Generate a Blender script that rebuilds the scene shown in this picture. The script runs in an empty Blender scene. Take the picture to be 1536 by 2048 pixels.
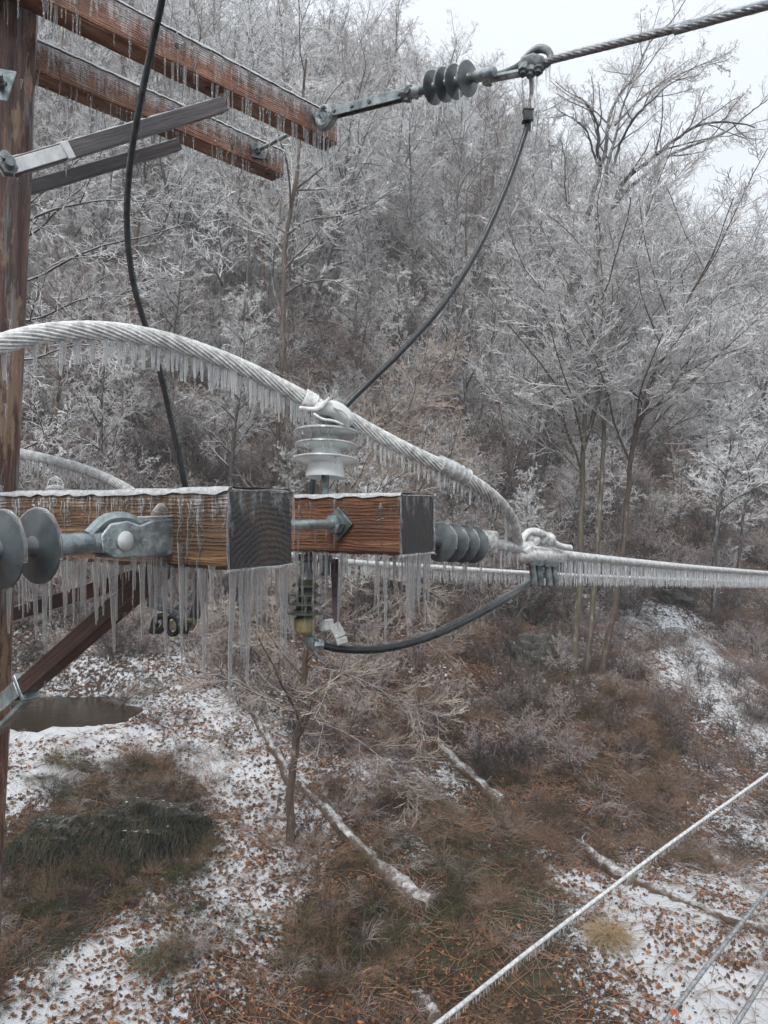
import bpy, math, random
import numpy as np
from mathutils import Vector, Matrix
PI = math.pi
R = math.radians
SC = bpy.context.scene
COL = SC.collection

# ------------------------------------------------------------------ camera
F, CX, HY = 1500.0, 768.0, 1020.0
cd = bpy.data.cameras.new('camera'); cam = bpy.data.objects.new('camera', cd); COL.objects.link(cam)
cam.location = (0, 0, 0); cam.rotation_euler = (R(90), 0, 0)
cd.sensor_width = 36; cd.lens = 36 * F / 2048; cd.shift_y = (HY - 1024) / 2048
cd.clip_start = 0.05; cd.clip_end = 3000
SC.camera = cam
# ------------------------------------------------------------------ world: overcast
w = bpy.data.worlds.new('World'); SC.world = w; w.use_nodes = True
nt = w.node_tree; nt.nodes.clear()
sky = nt.nodes.new('ShaderNodeTexSky'); sky.sky_type = 'NISHITA'; sky.sun_disc = False
sky.sun_elevation = R(48); sky.sun_rotation = R(200); sky.dust_density = 3
bg1 = nt.nodes.new('ShaderNodeBackground'); bg1.inputs[1].default_value = 0.10
bg2 = nt.nodes.new('ShaderNodeBackground'); bg2.inputs[0].default_value = (0.80, 0.835, 0.88, 1); bg2.inputs[1].default_value = 0.91
mx = nt.nodes.new('ShaderNodeMixShader'); mx.inputs[0].default_value = 0.85
ow = nt.nodes.new('ShaderNodeOutputWorld')
nt.links.new(sky.outputs[0], bg1.inputs[0]); nt.links.new(bg1.outputs[0], mx.inputs[1])
nt.links.new(bg2.outputs[0], mx.inputs[2]); nt.links.new(mx.outputs[0], ow.inputs[0])
sl = bpy.data.lights.new('sun', 'SUN'); sl.energy = 1.5; sl.angle = R(20); sl.color = (1, 0.97, 0.93)
so = bpy.data.objects.new('sun', sl); COL.objects.link(so)
so.rotation_euler = (R(42), 0, R(-20))
SC.view_settings.view_transform = 'Standard'; SC.view_settings.look = 'None'
SC.view_settings.exposure = 0.80; SC.view_settings.gamma = 1
cy = SC.cycles
cy.max_bounces = 8; cy.diffuse_bounces = 3; cy.glossy_bounces = 3; cy.transmission_bounces = 8
cy.transparent_max_bounces = 40; cy.caustics_reflective = False; cy.caustics_refractive = False
cy.use_adaptive_sampling = True; cy.adaptive_threshold = 0.015
cy.use_denoising = True; cy.denoiser = 'OPENIMAGEDENOISE'; cy.denoising_input_passes = 'RGB_ALBEDO_NORMAL'; cy.denoising_prefilter = 'ACCURATE'
SC.render.film_transparent = False
SC.render.filter_size = 1.2

# ------------------------------------------------------------------ helpers
def P(px, py, Y):
    return Vector(((px - CX) / F * Y, Y, (HY - py) / F * Y))
rng = random.Random(7)
nr = np.random.RandomState(11)

class MB:
    def __init__(s): s.v = []; s.f = []; s.m = []
    def add(s, verts, faces, mi=0):
        b = len(s.v); s.v.extend([tuple(v) for v in verts])
        s.f.extend([tuple(i + b for i in f) for f in faces]); s.m.extend([mi] * len(faces))
    def box(s, c, ax, ay, az, mi=0):
        """centre, half-axis vectors"""
        c = Vector(c); ax = Vector(ax); ay = Vector(ay); az = Vector(az)
        vs = [c + ax * i + ay * j + az * k for k in (-1, 1) for j in (-1, 1) for i in (-1, 1)]
        s.add(vs, [(0, 2, 3, 1), (4, 5, 7, 6), (0, 1, 5, 4), (2, 6, 7, 3), (0, 4, 6, 2), (1, 3, 7, 5)], mi)
    def bar(s, a, b, wd, th, up=(0, 0, 1), mi=0):
        a = Vector(a); b = Vector(b); d = b - a; L = d.length; d.normalize()
        sd = d.cross(Vector(up)); sd.normalize(); u = sd.cross(d); u.normalize()
        s.box((a + b) / 2, d * L / 2, sd * th / 2, u * wd / 2, mi)
    def tube(s, pts, rad, n=8, mi=0, mod=None, caps=True, squash=None):
        pts = [Vector(p) for p in pts]; N = len(pts)
        if not hasattr(rad, '__len__'): rad = [rad] * N
        T = []
        for i in range(N):
            t = pts[min(i + 1, N - 1)] - pts[max(i - 1, 0)]; t.normalize(); T.append(t)
        up = Vector((0, 0, 1)) if abs(T[0].z) < .9 else Vector((0, 1, 0))
        nrm = T[0].cross(up); nrm.normalize(); vs = []; acc = 0
        for i in range(N):
            nrm = nrm - T[i] * nrm.dot(T[i]); nrm.normalize(); bi = T[i].cross(nrm)
            if i: acc += (pts[i] - pts[i - 1]).length
            for k in range(n):
                a = 2 * PI * k / n; r = rad[i] * (mod(a, acc) if mod else 1)
                vs.append(pts[i] + nrm * (math.cos(a) * r) + bi * (math.sin(a) * r))
        fs = [(i * n + k, i * n + (k + 1) % n, (i + 1) * n + (k + 1) % n, (i + 1) * n + k) for i in range(N - 1) for k in range(n)]
        if caps:
            fs.append(tuple(reversed(range(n)))); fs.append(tuple((N - 1) * n + k for k in range(n)))
        s.add(vs, fs, mi)
    def lathe(s, prof, o, axis, n=24, mi=0):
        """prof: list of (t along axis, radius)"""
        o = Vector(o); axis = Vector(axis).normalized()
        up = Vector((0, 0, 1)) if abs(axis.z) < .9 else Vector((0, 1, 0))
        e1 = axis.cross(up).normalized(); e2 = axis.cross(e1)
        vs = [o + axis * t + e1 * (math.cos(2 * PI * k / n) * r) + e2 * (math.sin(2 * PI * k / n) * r) for t, r in prof for k in range(n)]
        m = len(prof)
        fs = [(i * n + k, (i + 1) * n + k, (i + 1) * n + (k + 1) % n, i * n + (k + 1) % n) for i in range(m - 1) for k in range(n)]
        fs.append(tuple(range(n))); fs.append(tuple(reversed([(m - 1) * n + k for k in range(n)])))
        s.add(vs, fs, mi)
    def prism(s, outline, ex, mi=0):
        """planar outline (Vectors) extruded by vector ex"""
        n = len(outline); ex = Vector(ex)
        vs = [Vector(p) for p in outline] + [Vector(p) + ex for p in outline]
        fs = [(i, (i + 1) % n, n + (i + 1) % n, n + i) for i in range(n)] + [tuple(reversed(range(n))), tuple(range(n, 2 * n))]
        s.add(vs, fs, mi)

def newobj(name, data, parent=None):
    o = bpy.data.objects.new(name, data); COL.objects.link(o)
    if parent is not None:
        o.parent = parent
    return o
def mats(me, m):
    for x in (m if isinstance(m, (list, tuple)) else [m]): me.materials.append(x)
def build(name, mb, m, parent=None, smooth=True, local=False, bevel=0):
    """mesh in world coordinates (or in the parent's frame when local)"""
    me = bpy.data.meshes.new(name); me.from_pydata(mb.v, [], mb.f)
    me.polygons.foreach_set('material_index', mb.m)
    me.polygons.foreach_set('use_smooth', [smooth] * len(mb.f))
    mats(me, m)
    import bmesh
    bm = bmesh.new(); bm.from_mesh(me); bmesh.ops.recalc_face_normals(bm, faces=bm.faces); bm.to_mesh(me); bm.free()
    if smooth: me.set_sharp_from_angle(angle=R(38))
    o = newobj(name, me, parent)
    if parent is not None and not local: o.location = -parent.location
    if bevel:
        b = o.modifiers.new('bevel', 'BEVEL'); b.width = bevel; b.segments = 2; b.limit_method = 'ANGLE'
    return o
def npmesh(name, v, quads, m, parent=None, smooth=False):
    me = bpy.data.meshes.new(name)
    v = np.asarray(v, np.float32); q = np.asarray(quads, np.int32); k = q.shape[1]
    me.vertices.add(len(v)); me.vertices.foreach_set('co', v.ravel())
    me.loops.add(q.size); me.loops.foreach_set('vertex_index', q.ravel())
    me.polygons.add(len(q)); me.polygons.foreach_set('loop_start', np.arange(len(q), dtype=np.int32) * k)
    me.polygons.foreach_set('loop_total', np.full(len(q), k, np.int32))
    me.polygons.foreach_set('use_smooth', np.full(len(q), smooth))
    me.update(calc_edges=True); mats(me, m)
    return me
def thing(name, label, cat, loc=(0, 0, 0), rotz=0, group=None):
    o = bpy.data.objects.new(name, None); COL.objects.link(o)
    o.location = loc; o.rotation_euler = (0, 0, rotz); o['label'] = label; o['category'] = cat
    if group: o['group'] = group
    return o
def tag(o, label=None, cat=None, group=None, kind=None):
    if label: o['label'] = label
    if cat: o['category'] = cat
    if group: o['group'] = group
    if kind: o['kind'] = kind
    return o
def catmull(pts, n=8):
    pts = [Vector(p) for p in pts]; out = []
    P_ = [pts[0] * 2 - pts[1]] + pts + [pts[-1] * 2 - pts[-2]]
    for i in range(1, len(P_) - 2):
        a, b, c, d = P_[i - 1:i + 3]
        for k in range(n):
            t = k / n
            out.append(0.5 * ((2 * b) + (c - a) * t + (2 * a - 5 * b + 4 * c - d) * t * t + (3 * b - a - 3 * c + d) * t ** 3))
    out.append(pts[-1]); return out
def resample(pts, step):
    pts = [Vector(p) for p in pts]; out = [pts[0]]; d = 0
    for a, b in zip(pts, pts[1:]):
        L = (b - a).length; 
        if L < 1e-9: continue
        t = step - d
        while t <= L: out.append(a + (b - a) * (t / L)); t += step
        d = L - (t - step)
    return out

# ------------------------------------------------------------------ materials
def mat(name):
    m = bpy.data.materials.new(name); m.use_nodes = True
    nt = m.node_tree; b = nt.nodes['Principled BSDF']
    return m, nt, b
def N(nt, t, **k):
    n = nt.nodes.new(t)
    for a, v in k.items(): setattr(n, a, v)
    return n
def ramp(nt, stops, src=None):
    r = nt.nodes.new('ShaderNodeValToRGB'); e = r.color_ramp.elements
    while len(e) < len(stops): e.new(0.5)
    for x, (p, c) in zip(e, stops): x.position = p; x.color = (*c, 1) if len(c) == 3 else c
    if src is not None: nt.links.new(src, r.inputs[0])
    return r
def noise(nt, scale, vec=None, detail=5, rough=.6, dist=0):
    n = N(nt, 'ShaderNodeTexNoise'); n.inputs['Scale'].default_value = scale; n.inputs['Detail'].default_value = detail
    n.inputs['Roughness'].default_value = rough; n.inputs['Distortion'].default_value = dist
    if vec is not None: nt.links.new(vec, n.inputs['Vector'])
    return n
def mapping(nt, scale, src='Object', rot=(0, 0, 0)):
    tc = N(nt, 'ShaderNodeTexCoord'); mp = N(nt, 'ShaderNodeMapping'); mp.inputs['Scale'].default_value = scale; mp.inputs['Rotation'].default_value = rot
    nt.links.new(tc.outputs[src], mp.inputs[0]); return mp.outputs[0]
def mixc(nt, f, a, b, mode='MIX'):
    m = N(nt, 'ShaderNodeMix', data_type='RGBA', blend_type=mode)
    for i, x in ((0, f), (6, a), (7, b)):
        if isinstance(x, (int, float)): m.inputs[i].default_value = x
        elif isinstance(x, tuple): m.inputs[i].default_value = (*x, 1) if len(x) == 3 else x
        else: nt.links.new(x, m.inputs[i])
    return m.outputs[2]
def math_(nt, op, a, b=0.0, clamp=False):
    m = N(nt, 'ShaderNodeMath', operation=op, use_clamp=clamp)
    for i, x in ((0, a), (1, b)):
        if isinstance(x, (int, float)): m.inputs[i].default_value = x
        else: nt.links.new(x, m.inputs[i])
    return m.outputs[0]
def bump(nt, b, h, strength=.5, dist=.01):
    bp = N(nt, 'ShaderNodeBump'); bp.inputs['Strength'].default_value = strength; bp.inputs['Distance'].default_value = dist
    nt.links.new(h, bp.inputs['Height']); nt.links.new(bp.outputs[0], b.inputs['Normal'])
def coat(b, wgt=.8, r=.12):
    b.inputs['Coat Weight'].default_value = wgt; b.inputs['Coat Roughness'].default_value = r; b.inputs['Coat IOR'].default_value = 1.31

def m_ice(name='clear_ice', cloud=.045, edge=1.0, bl=.5, refr=.5, pw=3.0):
    """clear inside with some cloud; edge brightness put in as white where the surface turns away"""
    m, nt, b = mat(name)
    b.inputs['Base Color'].default_value = (.95, .97, .98, 1); b.inputs['Roughness'].default_value = .08; b.inputs['IOR'].default_value = 1.31
    lw = N(nt, 'ShaderNodeLayerWeight'); lw.inputs[0].default_value = bl
    n = noise(nt, 90, mapping(nt, (1, 1, .4)), 3, .6); bump(nt, b, n.outputs[0], .5, .004)
    bp = [x for x in nt.nodes if x.type == 'BUMP'][0]
    tr = N(nt, 'ShaderNodeBsdfTransparent'); tr.inputs[0].default_value = (.95, .965, .975, 1)
    rf = N(nt, 'ShaderNodeBsdfGlass'); rf.inputs['IOR'].default_value = 1.31; rf.inputs['Roughness'].default_value = .02; nt.links.new(bp.outputs[0], rf.inputs['Normal'])
    m1 = N(nt, 'ShaderNodeMixShader'); m1.inputs[0].default_value = refr; nt.links.new(tr.outputs[0], m1.inputs[1]); nt.links.new(rf.outputs[0], m1.inputs[2])
    f = math_(nt, 'MULTIPLY', math_(nt, 'POWER', lw.outputs['Facing'], pw), edge)  # white mixed in by view angle stands for light caught at the rim
    f = math_(nt, 'ADD', f, math_(nt, 'MULTIPLY', ramp(nt, [(.45, (0, 0, 0)), (.75, (1, 1, 1))], n.outputs[0]).outputs[0], cloud * 3), True)
    f = math_(nt, 'ADD', f, cloud * .5, True)
    m2 = N(nt, 'ShaderNodeMixShader'); nt.links.new(f, m2.inputs[0]); nt.links.new(m1.outputs[0], m2.inputs[1]); nt.links.new(b.outputs[0], m2.inputs[2])
    nt.links.new(m2.outputs[0], nt.nodes['Material Output'].inputs[0])
    return m
M_ICE = m_ice()
M_CABLEICE = m_ice('cable_ice', .16, 1.0, .55, .3, 1.8)
M_FRINGE = m_ice('clouded_ice', .22, .95, .5, .15, 1.6)
M_SHEATH = m_ice('ice_skin', .0, 1.0, .3, .0, 3.4)
def m_rime(name='white_ice', c0=(.42, .44, .45), c1=(.86, .88, .89)):
    m, nt, b = mat(name)
    n = noise(nt, 90, mapping(nt, (1, 1, 1)), 6, .7)
    nt.links.new(ramp(nt, [(.3, c0), (.62, c1)], n.outputs[0]).outputs[0], b.inputs['Base Color'])
    b.inputs['Roughness'].default_value = .3; b.inputs['Transmission Weight'].default_value = .25; b.inputs['IOR'].default_value = 1.31
    coat(b, .6, .1); bump(nt, b, n.outputs[0], .9, .006); return m
M_RIME = m_rime()

def m_wood(name, dark, mid, light, lines=70, frost=.35, icetop=None, wet=.5, wavy=26, relief=.8, wgt=.13):
    """grain runs along local X; frost: share of white ice streaks that run down the face from its top edge"""
    m, nt, b = mat(name)
    v1 = mapping(nt, (1.6, 14, 22)); n1 = noise(nt, 3.2, v1, 8, .65, .6)
    tc = N(nt, 'ShaderNodeTexCoord'); sp = N(nt, 'ShaderNodeSeparateXYZ'); nt.links.new(tc.outputs['Object'], sp.inputs[0])
    nw = noise(nt, 3.2, mapping(nt, (1.1, 5, 11)), 6, .65)
    ph = math_(nt, 'ADD', math_(nt, 'MULTIPLY', sp.outputs[2], lines * 9.5), math_(nt, 'MULTIPLY', nw.outputs[0], wavy))
    wv_ = math_(nt, 'ADD', math_(nt, 'MULTIPLY', math_(nt, 'SINE', ph), .5), .5)
    nlo = noise(nt, 2, mapping(nt, (3, 6, 9)), 3)
    wv_ = math_(nt, 'MULTIPLY', wv_, ramp(nt, [(.35, (.1, .1, .1)), (.65, (1, 1, 1))], nlo.outputs[0]).outputs[0])
    f = math_(nt, 'ADD', math_(nt, 'MULTIPLY', n1.outputs[0], .93), math_(nt, 'MULTIPLY', wv_, wgt))
    c = ramp(nt, [(.28, dark), (.5, mid), (.78, light)], f).outputs[0]
    big = noise(nt, 5, mapping(nt, (.7, 2, 2)), 4)
    c = mixc(nt, ramp(nt, [(.42, (0, 0, 0)), (.7, (1, 1, 1))], big.outputs[0]).outputs[0], c, tuple(x * .45 for x in mid), 'MIX')
    # ice runs
    st = noise(nt, 34, mapping(nt, (1, 1, .10)), 4, .7)
    st2 = noise(nt, 120, mapping(nt, (1, 1, .6)), 4, .7)
    top = math_(nt, 'MULTIPLY', math_(nt, 'ADD', sp.outputs[2], .0), icetop or 4.0)
    k = math_(nt, 'ADD', math_(nt, 'ADD', math_(nt, 'MULTIPLY', st.outputs[0], 1.0), math_(nt, 'MULTIPLY', st2.outputs[0], .5)), top)
    msk = ramp(nt, [(.80, (0, 0, 0)), (1.0, (1, 1, 1))], math_(nt, 'ADD', math_(nt, 'ADD', k, frost - .55), math_(nt, 'MULTIPLY', wv_, .10))).outputs[0]
    msk = math_(nt, 'MULTIPLY', msk, .75)
    c = mixc(nt, msk, c, (.55, .57, .58))
    nt.links.new(c, b.inputs['Base Color']); b.inputs['Roughness'].default_value = .55
    coat(b, wet, .15)
    h = math_(nt, 'ADD', math_(nt, 'MULTIPLY', wv_, .35), n1.outputs[0])
    h = math_(nt, 'ADD', h, math_(nt, 'MULTIPLY', st2.outputs[0], .5))
    bump(nt, b, h, relief, .006)
    return m
def m_endgrain(name, cy_, cz_, black=.5):
    m, nt, b = mat(name)
    mp = N(nt, 'ShaderNodeMapping'); tc = N(nt, 'ShaderNodeTexCoord'); nt.links.new(tc.outputs['Object'], mp.inputs[0])
    mp.inputs['Location'].default_value = (0, -cy_, -cz_); mp.inputs['Scale'].default_value = (0.02, 1, 1)
    ln = N(nt, 'ShaderNodeVectorMath', operation='LENGTH'); nt.links.new(mp.outputs[0], ln.inputs[0])
    nd = noise(nt, 16, mapping(nt, (1, 1, 1)), 4, .6); nf = noise(nt, 130, mapping(nt, (1, 1, 1)), 4, .7)
    ph = math_(nt, 'ADD', math_(nt, 'MULTIPLY', ln.outputs['Value'], 620.0), math_(nt, 'MULTIPLY', nd.outputs[0], 16.0))
    rg = math_(nt, 'ADD', math_(nt, 'MULTIPLY', math_(nt, 'SINE', ph), .10), .30)
    wvf = math_(nt, 'ADD', rg, math_(nt, 'MULTIPLY', nf.outputs[0], .55))
    c = ramp(nt, [(.30, (.014, .011, .010)), (.55, (.05, .034, .024)), (.85, (.12, .075, .048) if black < 1 else (.02, .02, .022))], wvf).outputs[0]
    nb = noise(nt, 14, mapping(nt, (1, 1, 1)), 5)
    c = mixc(nt, ramp(nt, [(.50 - .3 * black, (0, 0, 0)), (.72 - .3 * black, (1, 1, 1))], nb.outputs[0]).outputs[0], c, (.016, .017, .019))
    ni = noise(nt, 55, mapping(nt, (1, 1, .35)), 6, .75)
    sp = N(nt, 'ShaderNodeSeparateXYZ'); nt.links.new(tc.outputs['Object'], sp.inputs[0])
    k = math_(nt, 'ADD', ni.outputs[0], math_(nt, 'MULTIPLY', sp.outputs[2], 2.0))
    c = mixc(nt, ramp(nt, [(.45, (0, 0, 0)), (.62, (.62, .62, .62))], k).outputs[0], c, (.5, .53, .55))
    nt.links.new(c, b.inputs['Base Color']); b.inputs['Roughness'].default_value = .5; coat(b, 1, .08)
    bump(nt, b, math_(nt, 'ADD', ni.outputs[0], math_(nt, 'MULTIPLY', wvf, .5 if black < 1 else 0.1)), 1, .008)
    return m
def m_plain(name, c0, c1, scale=30, rough=.45, metal=0, ct=.5, bs=.4, bd=.003, detail=5, lo=.35, hi=.65):
    m, nt, b = mat(name)
    n = noise(nt, scale, mapping(nt, (1, 1, 1)), detail, .65)
    nt.links.new(ramp(nt, [(lo, c0), (hi, c1)], n.outputs[0]).outputs[0], b.inputs['Base Color'])
    b.inputs['Roughness'].default_value = rough; b.inputs['Metallic'].default_value = metal; coat(b, ct, .1)
    bump(nt, b, n.outputs[0], bs, bd); return m
M_GALV = m_plain('galvanised_steel', (.13, .165, .175), (.44, .50, .51), 22, .38, .55, 1, .9, .006)
M_GALVD = m_plain('dull_steel', (.045, .055, .058), (.20, .23, .24), 34, .5, .4, 1, .5, .003)
M_STRAP = m_plain('pale_strap_steel', (.50, .52, .52), (.72, .73, .72), 25, .45, .25, .8, .3, .002)
M_SHED = m_plain('grey_silicone', (.05, .062, .068), (.115, .135, .145), 18, .35, 0, .8, .35, .003)
M_PORC = m_plain('pale_grey_porcelain', (.54, .57, .57), (.70, .73, .72), 16, .3, 0, 1, .2, .002)
M_BLACK = m_plain('black_insulation', (.008, .009, .010), (.035, .038, .04), 40, .45, 0, .6, .6, .004)
M_BRASS = m_plain('tan_bronze', (.12, .11, .06), (.34, .30, .17), 30, .45, .3, .8, .5, .003)
M_MAROON = m_plain('maroon_strap', (.045, .022, .03), (.11, .06, .075), 30, .5, 0, .8, .4, .003)
M_OLIVE = m_plain('dark_olive_housing', (.03, .04, .03), (.085, .095, .07), 25, .35, 0, 1, .3, .003)
M_SAND = m_plain('iced_tan_base', (.18, .15, .07), (.38, .33, .2), 25, .4, 0, 1, .4, .004)
M_STRAND = m_plain('weathered_strand', (.13, .125, .125), (.42, .42, .42), 60, .4, .35, 1, .6, .003)
M_STRANDW = m_plain('ice_glazed_strand', (.38, .39, .385), (.84, .85, .84), 46, .28, 0, 1, .8, .004)
M_BRACE_G = m_wood('grey_brace_wood', (.03, .026, .028), (.075, .065, .068), (.17, .15, .15), 60, .0, 1.0, wavy=8, relief=.4)
M_BRACE_R = m_wood('dark_red_brace_wood', (.018, .010, .008), (.055, .026, .02), (.14, .08, .06), 60, .0, .5, wavy=8, relief=.4)
M_UP = m_wood('red_brown_timber', (.07, .026, .015), (.27, .105, .055), (.52, .31, .22), 80, .78, 2.8, wavy=9, relief=1.3, wgt=.24)
M_LOW1 = m_wood('orange_brown_timber', (.016, .011, .008), (.15, .078, .036), (.46, .28, .14), 90, .66, 3.2, wet=.9, relief=1.1)
M_LOW2 = m_wood('russet_timber', (.028, .012, .008), (.19, .075, .034), (.44, .23, .12), 75, .40, 3.2, wet=.8, relief=1.1)
M_END_UP = m_endgrain('iced_end_grain', .05, -.1, .1)
M_END1 = m_endgrain('ringed_end_grain', .11, -.21, .55)
M_END2 = m_endgrain('tarred_end_grain', .1, -.2, 1.0)

# ------------------------------------------------------------------ terrain
def vnoise(x, y, seed=0):
    xi = np.floor(x).astype(np.int64); yi = np.floor(y).astype(np.int64); xf = x - xi; yf = y - yi
    def h(a, b):
        n = (a * 374761393 + b * 668265263 + seed * 974711) & 0x7fffffff
        n = ((n ^ (n >> 13)) * 1274126177) & 0x7fffffff
        return ((n ^ (n >> 16)) & 0xffff) / 65535.0
    u = xf * xf * (3 - 2 * xf); v = yf * yf * (3 - 2 * yf)
    return (h(xi, yi) * (1 - u) + h(xi + 1, yi) * u) * (1 - v) + (h(xi, yi + 1) * (1 - u) + h(xi + 1, yi + 1) * u) * v
def fbm(x, y, o=4, seed=0):
    s = 0; a = .5; 
    for i in range(o): s = s + a * (vnoise(x, y, seed + i) - .5); x = x * 2.03; y = y * 2.03; a *= .5
    return s
ctrl = []
for px, py, Y in [(0, 2048, 11.5), (768, 2048, 12), (1536, 2048, 12.6), (0, 1750, 14.3), (768, 1750, 15.6), (1536, 1750, 17.5),
                  (0, 1500, 17.6), (400, 1500, 19), (768, 1500, 21), (1150, 1500, 22.5), (1536, 1500, 26),
                  (0, 1360, 23.5), (400, 1350, 23), (768, 1350, 25), (1180, 1350, 27), (1536, 1350, 34),
                  (0, 1200, 26), (768, 1200, 29), (1180, 1200, 34), (1536, 1200, 43),
                  (0, 1000, 30), (400, 1000, 33), (768, 1000, 37), (1180, 1000, 44), (1536, 1000, 56),
                  (0, 700, 39), (400, 700, 43), (768, 700, 49), (1180, 700, 60), (1536, 740, 76),
                  (0, 400, 54), (400, 400, 60), (768, 400, 68), (1100, 470, 82), (1300, 590, 96), (1536, 690, 112),
                  (0, 150, 78), (500, 170, 88), (768, 230, 98), (950, 330, 104)]:
    p = P(px, py, Y); ctrl.append((p.x, p.y, p.z))
for x, y, z in [(-40, 0, -9), (0, 0, -9), (40, 0, -9.2), (-14, 6, -8.6), (14, 6, -9), (-60, 30, 6), (70, 40, -9), (-90, 60, 40), (-60, 120, 62), (0, 130, 52), (60, 150, 30), (120, 130, 12), (120, 60, -5), (60, 0, -9.3), (-60, 0, -5)]:
    ctrl.append((x, y, z))
ctrl = np.array(ctrl)
def _k(r2): return r2 * np.log(r2 + 1e-9) * .5
def _solve():
    n = len(ctrl); X = ctrl[:, :2] / 50
    D = ((X[:, None] - X[None]) ** 2).sum(-1)
    A = np.zeros((n + 3, n + 3)); A[:n, :n] = _k(D) + np.eye(n) * 2e-4
    A[:n, n] = 1; A[:n, n + 1:] = X; A[n, :n] = 1; A[n + 1:, :n] = X.T
    return X, np.linalg.solve(A, np.concatenate([ctrl[:, 2], [0, 0, 0]]))
_X, _W = _solve()
POND = (-9.2, 20.9, 2.1, 1.75, -5.68)
def T0(x, y):
    x = np.asarray(x, float); y = np.asarray(y, float)
    cxx = np.clip(x, -130, 130); cyy = np.clip(y, -10, 160)
    q = np.stack([cxx.ravel(), cyy.ravel()], -1) / 50
    out = np.empty(len(q))
    for i in range(0, len(q), 20000):
        Dq = ((q[i:i + 20000, None] - _X[None]) ** 2).sum(-1)
        out[i:i + 20000] = _k(Dq) @ _W[:-3] + _W[-3] + q[i:i + 20000] @ _W[-2:]
    return out.reshape(x.shape)
def T(x, y):
    x = np.asarray(x, float); y = np.asarray(y, float)
    z = T0(x, y)
    z = z + fbm(x * .28, y * .28, 4, 3) * 1.1 + fbm(x * 1.6, y * 1.6, 3, 9) * .28
    # gullies that run down the slope to the lower right
    g = fbm((x * .8 + y * .6) * .42, (x * .6 - y * .8) * .09, 2, 21)
    z = z + g * 1.4 * np.clip((y - 18) / 12, 0, 1)
    d = (((x - POND[0]) / POND[2]) ** 2 + ((y - POND[1]) / POND[3]) ** 2) * (1 + 1.1 * fbm(x * 1.5, y * 1.5, 4, 61) * 1.6)
    k = np.clip(2.9 - d, 0, 1.1) / 1.1
    z = z * (1 - k) + (POND[4] + np.where(d < 1.3, -.35 * np.clip(1.3 - d, 0, 1), .28 * (d - 1.3))) * k
    return z
def Tz(x, y): return float(T(np.array([x]), np.array([y]))[0])
def G(px, py, y0=8.0, y1=130.0):
    """first ground point along the pixel's ray"""
    Y = np.linspace(y0, y1, 1600); X = (px - CX) / F * Y; Z = (HY - py) / F * Y
    h = T(X, Y); i = np.argmax(Z < h)
    if Z[i] >= h[i]: return None
    return Vector((X[i], Y[i], h[i]))
nx, ny = 430, 470
ux = np.linspace(-5.15, 5.15, nx); gx = 3.5 * np.sinh(ux)
uy = np.linspace(-4.0, 4.9, ny); gy = 17 + 4.5 * np.sinh(uy)
GX, GY = np.meshgrid(gx, gy); GZ = T(GX, GY)
V = np.stack([GX, GY, GZ], -1).reshape(-1, 3)
ii, jj = np.meshgrid(np.arange(ny - 1), np.arange(nx - 1), indexing='ij'); a0 = (ii * nx + jj).ravel()
Q = np.stack([a0, a0 + 1, a0 + nx + 1, a0 + nx], -1)
# where snow lies and where green ground cover grows (world positions found from the photograph)
SN = [((820, 1700), .55, .5), ((760, 1540), .9, .45), ((890, 1560), .7, .4), ((600, 1790), .7, .4), ((700, 1840), .5, .4), ((960, 1420), .9, .35), ((820, 1800), .4, .3), ((1130, 1740), .6, .4), ((1200, 1640), .8, .25), ((1080, 1480), .7, .35), ((250, 1950), .9, .35), ((560, 2010), .8, .3), ((1440, 1960), 3.0, .55), ((1500, 1700), 2.6, .5), ((1380, 1850), 2.2, .35), ((1350, 1290), 4, .45), ((1480, 1420), 3.4, .3), ((1250, 1850), 1.6, .15),
      ((300, 1430), 3, .35), ((480, 1500), 2.0, .55), ((60, 1490), 1.9, .9), ((250, 1495), 1.4, .8), ((430, 1620), 1.7, .45), ((550, 1600), 1.4, .45), ((180, 1890), 1.8, .6), ((80, 2000), 1.4, .5),
      ((350, 1850), 1.6, .25), ((520, 1880), 1.3, .3), ((440, 1280), 3, .2), ((500, 1760), 1.1, .3), ((900, 2030), .9, .2), ((1110, 1400), 1.6, .35), ((100, 1300), 2.5, .2), ((640, 1650), .7, .3)]
BR = [((260, 1640), 1.6, .8), ((60, 1850), 1.2, .8), ((300, 1560), 1.5, .5), ((120, 1760), 1.5, .8), ((1000, 1750), 2.0, .3), ((620, 1920), 1.6, .55), ((1150, 1500), 2.6, .15), ((850, 1900), 1.7, .4), ((1000, 1950), 1.6, .35), ((330, 1980), 1.2, .1), ((1250, 1600), 2.6, .35), ((760, 1780), 1.0, .2)]
def field(lst, x, y):
    s = np.zeros_like(x)
    for (px, py), r, a in lst:
        g = G(px, py)
        s = s + a * np.exp(-((x - g.x) ** 2 + ((y - g.y) * .8) ** 2) / (r * r))
    return s
snowf = .36 + field(SN, GX, GY) - field(BR, GX, GY) - .10 * np.clip((GY - 30) / 30, 0, 1)
GR = [((1000, 1760), 2.0, 1.2), ((820, 1830), 1.2, .9), ((900, 1850), 1.5, .7), ((40, 1860), 1.3, .9), ((630, 1900), 1.2, .8), ((1100, 1560), 2.6, .5), ((260, 1590), 1.3, .7), ((380, 1800), .8, .3), ((1050, 1920), 1.5, .5), ((1420, 1720), 1, .4)]
greenf = field(GR, GX, GY)
me = npmesh('ground', V, Q, [], smooth=True)
for nme, arr in (('snow', snowf), ('green', greenf)):
    at = me.attributes.new(nme, 'FLOAT', 'POINT'); at.data.foreach_set('value', arr.astype(np.float32).ravel())
m, nt, b = mat('leaf_litter_and_snow')
vec = mapping(nt, (1, 1, 1))
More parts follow.
